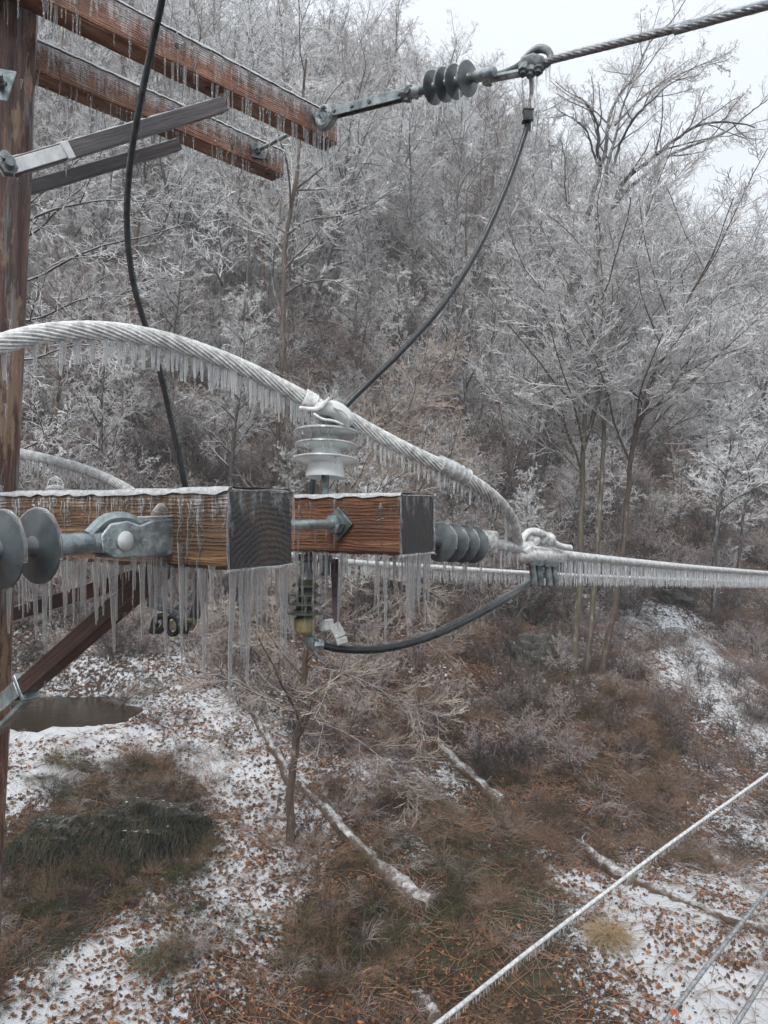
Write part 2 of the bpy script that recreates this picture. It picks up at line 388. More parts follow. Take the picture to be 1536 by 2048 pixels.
vor = N(nt, 'ShaderNodeTexVoronoi'); vor.inputs['Scale'].default_value = 9; nt.links.new(vec, vor.inputs['Vector'])
nz = noise(nt, 14, vec, 8, .75)
c = ramp(nt, [(.3, (.012, .008, .006)), (.47, (.055, .027, .015)), (.58, (.11, .058, .032)), (.75, (.22, .16, .12))], nz.outputs[0]).outputs[0]
sepc = N(nt, 'ShaderNodeSeparateColor'); nt.links.new(vor.outputs['Color'], sepc.inputs[0])
c2 = ramp(nt, [(0, (.02, .012, .008)), (.5, (.075, .038, .022)), (.85, (.15, .062, .028)), (1, (.30, .14, .06))], sepc.outputs[0]).outputs[0]
c = mixc(nt, .5, c, c2)
atg = N(nt, 'ShaderNodeAttribute', attribute_name='green'); ats = N(nt, 'ShaderNodeAttribute', attribute_name='snow')
ng = noise(nt, 5, vec, 5, .7)
gm = math_(nt, 'MULTIPLY', ramp(nt, [(.42, (0, 0, 0)), (.6, (1, 1, 1))], ng.outputs[0]).outputs[0], atg.outputs['Fac'])
c = mixc(nt, math_(nt, 'MULTIPLY', gm, .8), c, (.045, .055, .02))
ns = noise(nt, 1.4, vec, 9, .75, 1.2); ns2 = noise(nt, 9, vec, 8, .8)
k = math_(nt, 'ADD', math_(nt, 'ADD', math_(nt, 'MULTIPLY', ns.outputs[0], .60), math_(nt, 'MULTIPLY', ns2.outputs[0], 1.15)), math_(nt, 'MULTIPLY', ats.outputs['Fac'], .32))
sm = ramp(nt, [(1.0, (0, 0, 0)), (1.0, (1, 1, 1))], math_(nt, 'MULTIPLY', k, .8)).outputs[0]
sr = [x for x in nt.nodes if x.type == 'VALTORGB'][-1]; sr.color_ramp.elements[0].position = .845; sr.color_ramp.elements[1].position = .875
c = mixc(nt, sm, c, (.80, .82, .85))
nt.links.new(c, b.inputs['Base Color']); b.inputs['Roughness'].default_value = .7
bump(nt, b, math_(nt, 'ADD', math_(nt, 'MULTIPLY', sm, .8), nz.outputs[0]), 1, .09)
M_GROUND = m
me.materials.append(m)
tag(newobj('ground', me), kind='structure')
# pool
m, nt, b = mat('brown_water'); b.inputs['Base Color'].default_value = (.032, .023, .014, 1); b.inputs['Roughness'].default_value = .18; b.inputs['Specular IOR Level'].default_value = .3
n_ = noise(nt, 3, mapping(nt, (1, 3, 1)), 3); bump(nt, b, n_.outputs[0], .25, .03); b.inputs['IOR'].default_value = 1.33
wb = MB(); wb.add([(POND[0] + POND[2] * 1.24 * math.cos(a), POND[1] + POND[3] * 1.24 * math.sin(a), POND[4] - .02) for a in [i * PI / 20 for i in range(40)]], [tuple(range(40))])
tag(build('creek_water', wb, m, smooth=False), kind='structure')

# ------------------------------------------------------------------ vegetation
def m_bark(name, c0, c1, frost=.35, fc=(.55, .57, .58), snow=False):
    m, nt, b = mat(name)
    n = noise(nt, 9, mapping(nt, (1, 1, .25)), 6, .7)
    c = ramp(nt, [(.3, c0), (.7, c1)], n.outputs[0]).outputs[0]
    g = N(nt, 'ShaderNodeNewGeometry'); sp = N(nt, 'ShaderNodeSeparateXYZ'); nt.links.new(g.outputs['Normal'], sp.inputs[0])
    n2 = noise(nt, 5, mapping(nt, (1, 1, .5)), 4, .7)
    k = math_(nt, 'ADD', math_(nt, 'MULTIPLY', sp.outputs[2], .35), n2.outputs[0])
    if snow: k = math_(nt, 'ADD', math_(nt, 'MULTIPLY', sp.outputs[2], .36), math_(nt, 'MULTIPLY', noise(nt, 5, mapping(nt, (1, 1, 1)), 8, .8).outputs[0], .85))
    k = ramp(nt, [(.62 - frost * .4, (0, 0, 0)), (.85 - frost * .3, (1, 1, 1))], k).outputs[0]
    c = mixc(nt, math_(nt, 'MULTIPLY', k, .8), c, fc)
    nt.links.new(c, b.inputs['Base Color']); b.inputs['Roughness'].default_value = .6; coat(b, .35, .2)
    bump(nt, b, n.outputs[0], .8, .03); return m
def m_twig(name, c0, c1, sc=.8, vary=.30):
    """glazed twigs: ice over bark, whiter and browner lengths"""
    m, nt, b = mat(name)
    n = noise(nt, sc, mapping(nt, (1, 1, 1)), 5, .75)
    oi = N(nt, 'ShaderNodeObjectInfo')
    k = math_(nt, 'ADD', n.outputs[0], math_(nt, 'MULTIPLY', math_(nt, 'SUBTRACT', oi.outputs['Random'], .5), vary))
    nt.links.new(ramp(nt, [(.36, c0), (.62, c1)], k).outputs[0], b.inputs['Base Color'])
    b.inputs['Roughness'].default_value = .35; return m
B_DARK = m_bark('dark_bark', (.022, .019, .02), (.085, .07, .065), .22)
B_BROWN = m_bark('brown_bark', (.035, .023, .017), (.14, .095, .068), .12)
B_LIMB = m_bark('wet_dark_bark', (.018, .015, .016), (.07, .058, .055), -.15)
B_GREY = m_bark('grey_bark', (.06, .052, .047), (.20, .175, .155), .30)
B_OLIVE = m_bark('olive_bark', (.05, .043, .028), (.17, .145, .10), .12)
T_WHITE = m_twig('white_glazed_twigs', (.42, .41, .41), (.94, .95, .96))
T_GREY = m_twig('grey_glazed_twigs', (.20, .18, .175), (.78, .775, .775), 1.0, .35)
T_TAN = m_twig('tan_glazed_twigs', (.14, .105, .08), (.60, .52, .45))
T_MAUVE = m_twig('brown_glazed_twigs', (.045, .032, .028), (.44, .38, .36), 1.6, .5)
T_BROWN = m_twig('dead_stalks', (.030, .015, .009), (.30, .19, .125), 2.4, .6)
T_STRAW = m_twig('straw', (.14, .09, .045), (.52, .38, .22), 9)
T_GREEN = m_twig('green_brown_vine', (.020, .022, .008), (.15, .115, .055), 1.8, .4)

class Tree:
    def __init__(s, seed): s.r = random.Random(seed); s.big = []; s.seg = []
    def poly(s, p, d, L, r0, r1, n, wig, trop):
        pts = [Vector(p)]; rad = [r0]; d = Vector(d).normalized(); r = s.r
        for i in range(n):
            d = d + Vector((r.gauss(0, wig), r.gauss(0, wig), r.gauss(0, wig) + trop)); d.normalize()
            pts.append(pts[-1] + d * (L / n)); rad.append(r0 + (r1 - r0) * (i + 1) / n)
        return pts, rad
    def add(s, pts, rad, lv):
        if lv <= 1: s.big.append((pts, rad))
        else:
            for i in range(len(pts) - 1): s.seg.append((*pts[i], *pts[i + 1], rad[i], rad[i + 1]))
    def grow(s, pts, rad, lv, prm, start=None):
        """spawn children of level lv along a polyline"""
        if lv >= len(prm): return
        q = prm[lv]; r = s.r; n = len(pts) - 1
        L = sum((pts[i + 1] - pts[i]).length for i in range(n))
        cnt = int(q['n'] * r.uniform(.75, 1.25) + .5); st = q.get('start', .2) if start is None else start
        ph = r.uniform(0, 6.28)
        for k in range(cnt):
            t = st + (1 - st) * (k + r.random()) / cnt; t = min(t, .999); x = t * n; i = int(x); f = x - i
            p = pts[i].lerp(pts[i + 1], f); pr = rad[i] * (1 - f) + rad[i + 1] * f
            ax = (pts[i + 1] - pts[i]).normalized()
            e = ax.cross(Vector((0, 0, 1)) if abs(ax.z) < .95 else Vector((1, 0, 0))).normalized(); e2 = ax.cross(e)
            ph += 2.4 + r.gauss(0, .5); a = ph
            if q.get('flat') and abs(ax.z) < .8: a = (0 if k % 2 else PI) + r.gauss(0, .45)
            side = e * math.cos(a) + e2 * math.sin(a); ang = R(q['ang'] + r.gauss(0, 9))
            d = ax * math.cos(ang) + side * math.sin(ang)
            if q.get('lift'): d.z += q['lift']
            ll = (q['abs'] if 'abs' in q else L * q['len']) * r.uniform(.65, 1.2) * (1 - q.get('tap', .45) * t)
            rr = min(pr * .75, q.get('r', pr * .55))
            P2, R2 = s.poly(p, d, ll, max(rr, q['rmin']), q['rmin'], q['seg'], q['wig'], q['trop'])
            s.add(P2, R2, lv); s.grow(P2, R2, lv + 1, prm)
    def trunk(s):
        mb = MB()
        for pts, rad in s.big: mb.tube(pts, rad, 7 if rad[0] > .05 else 5)
        return mb
    def crown(s, m, k=1.0, rm=None):
        return prisms(s.seg, m, k)
def prisms(seg, m, k=1.0, name='crown'):
    S = np.array(seg, np.float64).reshape(-1, 8); a = S[:, :3]; b = S[:, 3:6]
    d = b - a; d /= np.linalg.norm(d, axis=1, keepdims=True) + 1e-9
    h = np.where(np.abs(d[:, 2:3]) < .9, [[0, 0, 1.]], [[1., 0, 0]]); e = np.cross(d, h); e /= np.linalg.norm(e, axis=1, keepdims=True); g = np.cross(d, e)
    vs = []
    for base, r in ((a, S[:, 6]), (b, S[:, 7])):
        for j in range(3):
            an = 2 * PI * j / 3 + .5; vs.append(base + (e * math.cos(an) + g * math.sin(an)) * (r * k)[:, None])
    V = np.stack(vs, 1).reshape(-1, 3); o = (np.arange(len(S)) * 6)[:, None]
    Q = np.concatenate([o + np.array([[j, (j + 1) % 3, 3 + (j + 1) % 3, 3 + j]]) for j in range(3)], 0)
    return npmesh(name, V, Q, m, smooth=True)
def quick_mesh(name, mb, m):
    me = bpy.data.meshes.new(name); me.from_pydata(mb.v, [], mb.f); me.polygons.foreach_set('use_smooth', [True] * len(mb.f)); mats(me, m); return me

def forest_prm(H, dense=1.0, droop=0.0):
    return [None,
            dict(n=20 * dense, ang=52, len=.36, seg=7, wig=.13, trop=.06 - droop, start=.25, rmin=.018, tap=.55),
            dict(n=8, ang=48, len=.46, seg=4, wig=.16, trop=.03 - droop, start=.15, rmin=.010),
            dict(n=6, ang=45, len=.5, seg=3, wig=.18, trop=.03 - droop, start=.1, rmin=.0075),
            dict(n=4, ang=42, len=.55, seg=3, wig=.2, trop=.04, start=.1, rmin=.006)]
def proto_tree(seed, H, r0, dense=1, droop=0, lean=0, fork=False):
    t = Tree(seed); prm = forest_prm(H, dense, droop)
    stems = [((0, 0, -.6), (lean, 0, 1), H)]
    if fork: stems = [((-.12, 0, -.6), (-.22, .05, 1), H * .9), ((.12, .1, -.6), (.2, -.05, 1), H)]
    for p, d, L in stems:
        pts, rad = t.poly(p, d, L + .6, r0, .03, 12, .05, .03); rad[0] *= 1.25
        t.add(pts, rad, 0); t.grow(pts, rad, 1, prm)
    return t
def shrub_tree(seed, H, nst=7):
    t = Tree(seed); r = t.r
    for i in range(nst):
        a = r.uniform(0, 6.28); d = (math.cos(a) * .45, math.sin(a) * .45, 1)
        pts, rad = t.poly((math.cos(a) * .15, math.sin(a) * .15, -.2), d, H * r.uniform(.6, 1), .03, .008, 7, .12, .0)
        t.add(pts, rad, 1)
        t.grow(pts, rad, 2, [None, None, dict(n=9, ang=45, len=.38, seg=4, wig=.17, trop=.0, start=.15, rmin=.008),
                             dict(n=5, ang=42, len=.5, seg=3, wig=.2, trop=0, start=.1, rmin=.006), dict(n=3, ang=40, len=.5, seg=2, wig=.2, trop=0, rmin=.005)])
    return t

PROTO = []   # (trunk mesh, crown mesh, height)
for i, (H, r0, dn, dr, ln, fk, bk, tw) in enumerate([
        (13, .19, .9, 0, .05, 0, B_DARK, T_WHITE), (11, .15, .9, .03, -.08, 0, B_DARK, T_GREY), (15, .22, .9, 0, 0, 1, B_DARK, T_WHITE),
        (14, .20, .6, 0, .12, 0, B_BROWN, T_MAUVE), (12, .17, .7, -.02, -.12, 1, B_DARK, T_GREY),
        (9, .09, 1, .05, .1, 0, B_BROWN, T_GREY), (12, .13, 1.1, .02, -.04, 1, B_DARK, T_WHITE), (7, .07, .9, .02, .06, 0, B_GREY, T_WHITE)]):
    t = proto_tree(100 + i, H, r0, dn, dr, ln, fk)
    PROTO.append((quick_mesh('trunk', t.trunk(), bk), t.crown(tw, 1.35), H))
SHR = []
for i, (H, n_, tw) in enumerate([(3.2, 8, T_GREY), (2.4, 9, T_MAUVE), (4.2, 7, T_WHITE), (2.8, 9, T_MAUVE)]):
    t = shrub_tree(200 + i, H, n_); SHR.append((quick_mesh('stem', t.trunk(), B_BROWN), t.crown(tw, 1.25), H))

def place(kind, pr, name, cat, label, group, x, y, s, rz, parts=('trunk', 'crown')):
    r = thing(name, label, cat, (x, y, Tz(x, y) - .05), rz, group); r.scale = (s, s, s)
    newobj(parts[0], pr[0], r); newobj(parts[1], pr[1], r)
    return r
# hillside woods: the nearer trees one by one, the far ones as one wood
cand = []
vr = random.Random(5)
for _ in range(12500):
    Y = 24 + (150 - 24) * vr.random() ** .8; X = vr.uniform(-.9, .9) * Y
    z = Tz(X, Y) if False else None
    cand.append((X, Y))
cx_ = np.array(cand); cz = T(cx_[:, 0], cx_[:, 1])
kept = []
for (X, Y), z in zip(cand, cz):
    px = CX + F * X / Y; py = HY - F * z / Y
    if Y < 40 and px > 900 and vr.random() < .75: continue
    if Y < 31 and (px < 700): continue
    if py > 1290 or (px > 1180 and py > 1130): continue
    md = 1.9 + Y * .018
    if any((X - a) ** 2 + (Y - b_) ** 2 < md * md for a, b_, _z, _p in kept): continue
    kept.append((X, Y, z, px))
kept.sort(key=lambda t: t[1])
inn = [q for q in kept if abs(q[0]) < .6 * q[1]]; near = inn[:225]; far = inn[225:] + [q for q in kept if abs(q[0]) >= .6 * q[1]]
NT = 0
for X, Y, z, px in near:
    k = vr.randrange(len(PROTO)); s = vr.uniform(.7, 1.1)
    if Y < 45: s *= .62; k = vr.choice([1, 5, 7, 0, 3])
    o = place('t', PROTO[k], 'bare_tree', 'tree', 'bare ice-glazed tree standing in the dense hillside woods', 'bare trees of the hillside woods', X, Y, s, vr.uniform(0, 6.28))

def gn_stuff(name, pts, protos, label, cat):
    """one object whose node tree stands a prototype on every point: pts rows are x, y, z, scale, turn, kind"""
    pts = np.array(pts, np.float32); me = bpy.data.meshes.new(name)
    me.vertices.add(len(pts)); me.vertices.foreach_set('co', pts[:, :3].ravel().copy())
    for nm, c_ in (('sc', 3), ('rz', 4), ('kd', 5), ('tl', 6)):
        at = me.attributes.new(nm, 'FLOAT', 'POINT'); at.data.foreach_set('value', pts[:, c_].copy() if c_ < pts.shape[1] else np.zeros(len(pts), np.float32))
    o = newobj(name, me); tag(o, label, cat, kind='stuff')
    ng = bpy.data.node_groups.new(name, 'GeometryNodeTree')
    ng.interface.new_socket('Geometry', in_out='INPUT', socket_type='NodeSocketGeometry'); ng.interface.new_socket('Geometry', in_out='OUTPUT', socket_type='NodeSocketGeometry')
    gi = ng.nodes.new('NodeGroupInput'); go = ng.nodes.new('NodeGroupOutput'); j = ng.nodes.new('GeometryNodeJoinGeometry')
    def attr(nm):
        a = ng.nodes.new('GeometryNodeInputNamedAttribute'); a.data_type = 'FLOAT'; a.inputs[0].default_value = nm; return a.outputs[0]
    for i, me_ in enumerate(protos):
        src = bpy.data.objects.new(name + '_source', me_)
        oi = ng.nodes.new('GeometryNodeObjectInfo'); oi.inputs[0].default_value = src; oi.inputs['As Instance'].default_value = True
        ip = ng.nodes.new('GeometryNodeInstanceOnPoints'); cmp = ng.nodes.new('FunctionNodeCompare'); cmp.data_type = 'FLOAT'; cmp.operation = 'EQUAL'
        ng.links.new(attr('kd'), cmp.inputs[0]); cmp.inputs[1].default_value = float(i); cmp.inputs['Epsilon'].default_value = .1
        cx = ng.nodes.new('ShaderNodeCombineXYZ'); ng.links.new(attr('rz'), cx.inputs[2]); ng.links.new(attr('tl'), cx.inputs[0])
        ng.links.new(gi.outputs[0], ip.inputs['Points']); ng.links.new(cmp.outputs[0], ip.inputs['Selection']); ng.links.new(oi.outputs['Geometry'], ip.inputs['Instance'])
        ng.links.new(cx.outputs[0], ip.inputs['Rotation']); ng.links.new(attr('sc'), ip.inputs['Scale']); ng.links.new(ip.outputs[0], j.inputs[0])
    ng.links.new(j.outputs[0], go.inputs[0])
    mo = o.modifiers.new('scatter', 'NODES'); mo.node_group = ng
    return o
pts = []; prot = [x for p_ in PROTO for x in p_[:2]]
for X, Y, z, px in far:
    k = vr.randrange(len(PROTO)); s = vr.uniform(.75, 1.15); rz = vr.uniform(0, 6.28)
    for q in (0, 1): pts.append((X, Y, z, s, rz, 2 * k + q, 0))
gn_stuff('far_woods', pts, prot, 'far woods of bare frosted trees covering the top of the hill', 'woods')
print('trees', len(near), 'far', len(far), 'near to Y', near[-1][1])

# shrubs and saplings between the trees: one mass
pts = []; prot = [x for p_ in SHR for x in p_[:2]]
sx = np.array([(vr.uniform(-.85, .85), 20 + 75 * vr.random() ** 1.1) for _ in range(4300)]); XX = sx[:, 0] * sx[:, 1]; YY = sx[:, 1]; ZZ = T(XX, YY)
for X, Y, z in zip(XX, YY, ZZ):
    px = CX + F * X / Y; py = HY - F * z / Y
    if py > 1560 or (py > 1380 and vr.random() < .5) or (px < 420 and py > 1330): continue
    if px > 1150 and py > 1150 and vr.random() < .55: continue
    k = vr.choice([1, 3]) if py > 1180 else vr.choice([0, 1, 1, 3, 3]) if py > 900 else vr.choice([0, 2, 1, 0])
    s = vr.uniform(.5, 1.05); rz = vr.uniform(0, 6.28)
    if py > 1250: s *= .55
    for q in (0, 1): pts.append((X, Y, z, s, rz, 2 * k + q, 0))
gn_stuff('hillside_undergrowth', pts, prot, 'tangled frosted shrubs and saplings under the hillside trees', 'undergrowth')

# ---- low growth near: dead stalks, vines, ground cover, leaves
def clump(seed, n, L, m, spread=.35, droop=-.12, r0=.0065, twigs=2, leaf=0):
    r = random.Random(seed); t = Tree(seed)
    for i in range(n):
        a = r.uniform(0, 6.28); q = r.random() ** .5 * spread
        d = (math.cos(a) * r.uniform(.2, 1), math.sin(a) * r.uniform(.2, 1), r.uniform(.35, 1.2))
        pts, rad = t.poly((math.cos(a) * q, math.sin(a) * q, -.05), d, L * r.uniform(.5, 1.2), r0, r0 * .5, 6, .16, droop)
        t.add(pts, rad, 2)
        t.grow(pts, rad, 3, [None] * 3 + [dict(n=twigs, ang=45, len=.35, seg=3, wig=.2, trop=droop * .6, rmin=r0 * .5)])
    return t
CL = [prisms(clump(1, 70, 1.0, None).seg, T_BROWN, name='stalks'), prisms(clump(2, 60, .8, None, .4, -.2).seg, T_MAUVE, name='stalks'),
      prisms(clump(3, 90, .75, None, .5, -.3, .005, 3).seg, T_GREEN, name='vines'), prisms(clump(4, 60, .6, None, .25, -.22, .0045, 1).seg, T_STRAW, name='straw'),
      prisms(clump(5, 80, 1.3, None, .5, -.18, .005, 3).seg, T_BROWN, name='stalks')]
def leafmesh(name, n, spread, size, m, seed, h=.25, up=.6):
    r = np.random.RandomState(seed); c = np.stack([r.normal(0, spread, n), r.normal(0, spread, n), np.abs(r.normal(0, h, n))], -1)
    a = r.uniform(0, 6.28, n); s = size * r.uniform(.6, 1.3, n)
    e = np.stack([np.cos(a), np.sin(a), r.normal(0, .35, n)], -1) * s[:, None]; g = np.stack([-np.sin(a), np.cos(a), r.normal(0, .35, n)], -1) * (s * .6)[:, None]
    V = np.stack([c - e, c + g, c + e, c - g], 1).reshape(-1, 3)
    return npmesh(name, V, np.arange(4 * n).reshape(-1, 4), m)
def m_leaf(name, stops):
    m, nt, b = mat(name); g = N(nt, 'ShaderNodeNewGeometry')
    nt.links.new(ramp(nt, stops, g.outputs['Random Per Island']).outputs[0], b.inputs['Base Color']); b.inputs['Roughness'].default_value = .5; coat(b, .4, .2); return m
M_LEAF = m_leaf('wet_dead_leaves', [(0, (.035, .016, .009)), (.4, (.10, .042, .018)), (.75, (.19, .075, .028)), (.95, (.33, .13, .045)), (1, (.42, .20, .09))])
M_IVY = m_leaf('evergreen_leaves', [(0, (.012, .02, .006)), (.5, (.035, .055, .014)), (.9, (.08, .115, .03)), (1, (.12, .15, .05))])
IV = leafmesh('evergreen_leaves', 260, .28, .022, M_IVY, 4, .12)
pr_low = CL + [IV]
pts = []
def scat(n, Ymin, Ymax, fn, pw=1.0):
    u = vr
    for _ in range(n):
        Y = Ymin + (Ymax - Ymin) * u.random() ** pw; X = u.uniform(-.8, .8) * Y; fn(X, Y)
buf = []
scat(11600, 9, 40, lambda X, Y: buf.append((X, Y)), .9)
B = np.array(buf); BZ = T(B[:, 0], B[:, 1]); SF = .36 + field(SN, B[:, 0], B[:, 1]) - field(BR, B[:, 0], B[:, 1]); GF = field(GR, B[:, 0], B[:, 1]); NN = fbm(B[:, 0] * .5, B[:, 1] * .5, 3, 77)
for (X, Y), z, sf, gf, n_ in zip(buf, BZ, SF, GF, NN):
    if ((X - POND[0]) / 3.0) ** 2 + ((Y - POND[1]) / 3.6) ** 2 < 1: continue
    p_ = .34 - .7 * (sf - .36) + n_ * 2.6
    if vr.random() > p_: continue
    px = CX + F * X / Y; rz = vr.uniform(0, 6.28); s = vr.uniform(.35, .95)
    if vr.random() < gf * .75:
        k = vr.choice([2, 5, 5, 2, 0])
    else: k = vr.choice([0, 1, 0, 1, 1]) if Y < 30 else vr.choice([1, 4, 1])
    if 860 < px < 1350 and 17 < Y < 29: s *= 1.15; k = vr.choice([4, 2, 1, 0])
    if px > 1180 and Y < 16 and vr.random() < .25: k = 3; s *= .6
    if Y < 14: s *= .7
    s *= .68 if Y < 24 else .85
    pts.append((X, Y, z, s, rz, k, vr.gauss(0, .15)))
gn_stuff('brush', pts, pr_low, 'low tangle of dead brown stalks, vines and green ground cover on the slope', 'brush')
print('low clumps', len(pts))
# deep vine and bramble mounds over and beside the rocks
pts = []
for (px, py), r_, n_ in (((290, 1580), 1.2, 130), ((300, 1740), 1.0, 90), ((180, 1740), .9, 70), ((60, 1830), 1.3, 130), ((620, 1930), .8, 60), ((400, 1700), .5, 25), ((960, 1800), 1.8, 100), ((1050, 1600), 1.8, 70), ((130, 1560), .9, 40), ((60, 1350), 1.3, 46), ((260, 1400), .9, 40), ((300, 1670), .8, 90), ((110, 1670), .6, 50), ((700, 1880), .9, 50), ((350, 1900), .8, 40)):
    g = G(px, py)
    for _ in range(n_):
        X = g.x + vr.gauss(0, .55) * r_; Y = g.y + vr.gauss(0, .55) * r_
        q = max(0, 1 - ((X - g.x) ** 2 + (Y - g.y) ** 2) / (r_ * r_ * 1.6))
        pts.append((X, Y, Tz(X, Y) + .25 * q * vr.random(), vr.uniform(.2, .52), vr.uniform(0, 6.28), vr.choice([2, 2, 5, 0, 1, 5]), vr.gauss(0, .3)))
gn_stuff('vine_mounds', pts, pr_low, 'dark green-brown mounds of vine and bramble on the lower slope', 'vines')
# fallen leaves
n = 155000
Y = 9 + 26 * nr.random_sample(n) ** .75; X = nr.uniform(-.8, .8, n) * Y; Z = T(X, Y)
dens = fbm(X * .7, Y * .7, 3, 55) * 1.6 + .25 - .35 * np.clip((X / Y - .25) * 3, 0, 1); keep = nr.random_sample(n) < dens * 2.2
keep &= ((X - POND[0]) / 2.6) ** 2 + ((Y - POND[1]) / 3.2) ** 2 > 1
X, Y, Z = X[keep], Y[keep], Z[keep]; n = len(X); a = nr.uniform(0, 6.28, n); s = nr.uniform(.016, .055, n)
nz_ = nr.normal(0, .45, (n, 4)) * s[:, None]; vs = []
for k, (u, v_) in enumerate([(-1.1, 0), (-.3, .75), (.45, .55), (1.1, 0), (.4, -.6), (-.35, -.7)]):
    vs.append(np.stack([X + (np.cos(a) * u - np.sin(a) * v_) * s, Y + (np.sin(a) * u + np.cos(a) * v_) * s, Z + .03 + nz_[:, k % 4]], -1))
me = npmesh('fallen_leaves', np.stack(vs, 1).reshape(-1, 3), np.arange(6 * n).reshape(-1, 6), M_LEAF)
tag(newobj('fallen_leaves', me), 'wet orange-brown leaves scattered over the snow and litter', 'leaves', kind='stuff')

# twigs lying about
n = 11000; Y = 9 + 24 * nr.random_sample(n) ** .8; X = nr.uniform(-.6, .6, n) * Y; a = nr.uniform(0, 6.28, n); L = nr.uniform(.08, .5, n) ; seg = []
pX = np.stack([X + np.cos(a + k * nr.normal(0, .25, n)) * L * k for k in (-1, 0, 1)], 1); pY = np.stack([Y + np.sin(a + k * nr.normal(0, .25, n)) * L * k for k in (-1, 0, 1)], 1); pZ = T(pX, pY) + .03 + nr.uniform(0, .05, (n, 3))
ok = ((X - POND[0]) / 2.9) ** 2 + ((Y - POND[1]) / 2.9) ** 2 > 1; rr_ = nr.uniform(.003, .0075, n); A3 = np.stack([pX, pY, pZ], -1)[ok]; rr_ = rr_[ok]
S_ = np.concatenate([np.concatenate([A3[:, i], A3[:, i + 1], rr_[:, None], rr_[:, None] * .7], 1) for i in (0, 1)])
tag(newobj('twig_litter', prisms(S_, T_BROWN, 1, 'twig_litter')), 'fallen brown twigs lying over the snow and leaf litter', 'twigs', kind='stuff')

# ---- particular trees, built limb by limb
def px_poly(pts, Y, dY=0):
    """pts: (px, py[, depth])"""
    return [P(q[0], q[1], q[2] if len(q) > 2 else Y) for q in pts]
def limb_tree(name, label, cat, limbs, prm, bk, tw, seed, k=1.3, trunk_start=0):
    t = Tree(seed); base = limbs[0][0][0]
    root = thing(name, label, cat, tuple(base))
    for pts, r0, r1, st in limbs:
        pp = catmull(pts, 5); n = len(pp); rad = [r0 + (r1 - r0) * i / (n - 1) for i in range(n)]
        jit = [Vector((t.r.gauss(0, 1), t.r.gauss(0, 1), 0)) * (.018 * (r0 / .1) ** .5) for _ in pp]
        pp = [p + j if 0 < i else p for i, (p, j) in enumerate(zip(pp, jit))]
        t.big.append((pp, rad))
        if st is not None: t.grow(pp, rad, 1, prm, st)
    tr = t.trunk()
    build('trunk', tr, bk, root)
    me = t.crown(tw, k); o = newobj('crown', me, root); o.location = -root.location
    return root
# big dark-limbed tree on the skyline at the right
D = 40
lb = []
def L_(pts, r0, r1, st=.3, Y=D): lb.append((px_poly(pts, Y), r0 * 1.15, r1 * 1.5, st))
g0 = G(1120, 990); 
L_([(1075, 960, 41), (1110, 800, 40.5), (1135, 640, 40), (1165, 490), (1172, 470)], .27, .20, None)
L_([(1168, 480), (1182, 400), (1200, 345), (1196, 300, 39), (1195, 250, 38.5), (1175, 210, 38), (1150, 190, 38)], .13, .02, .5)
L_([(1195, 345), (1212, 300), (1217, 240), (1240, 190, 41), (1270, 150, 42), (1300, 85, 42.5), (1345, 40, 43), (1370, 0, 43)], .10, .015, .25)
L_([(1168, 485), (1190, 440), (1210, 385), (1214, 330), (1230, 280, 41), (1245, 215, 42), (1275, 150, 43), (1295, 110, 43)], .13, .015, .4)
L_([(1170, 485), (1200, 440), (1235, 400), (1250, 360), (1300, 320, 39), (1350, 280, 38), (1400, 250, 37.5), (1460, 245, 37), (1510, 255, 37)], .15, .02, .35)
L_([(1205, 435), (1240, 395), (1290, 350), (1340, 310, 42), (1400, 285, 43), (1450, 265, 43.5), (1500, 225, 44), (1535, 200, 44)], .13, .015, .35)
L_([(1222, 345), (1240, 290), (1265, 240, 38), (1300, 205, 37.5), (1345, 165, 37), (1400, 150, 37)], .07, .012, .25)
L_([(1230, 250), (1290, 190, 41.5), (1340, 160, 41.5), (1400, 130, 42), (1440, 120, 42)], .06, .012, .2)
L_([(1200, 345), (1185, 300, 39), (1175, 265, 38.5), (1150, 240, 38), (1120, 225, 38)], .06, .012, .3)
L_([(1165, 470), (1140, 430), (1130, 380, 39.5), (1130, 320, 39), (1122, 280, 39)], .05, .012, .2)
prm_big = [None, dict(n=9, ang=38, len=.33, seg=5, wig=.14, trop=.05, start=.25, rmin=.016, tap=.4),
           dict(n=8, ang=42, len=.48, seg=4, wig=.17, trop=.03, start=.1, rmin=.011),
           dict(n=5, ang=44, len=.5, seg=3, wig=.2, trop=.02, start=.1, rmin=.007), dict(n=4, ang=42, len=.6, seg=2, wig=.2, trop=.02, start=.1, rmin=.008)]
limb_tree('tall_bare_tree', 'tall bare tree with thick dark forked limbs spreading against the pale sky', 'tree', lb, prm_big, B_LIMB, T_GREY, 31, .95)

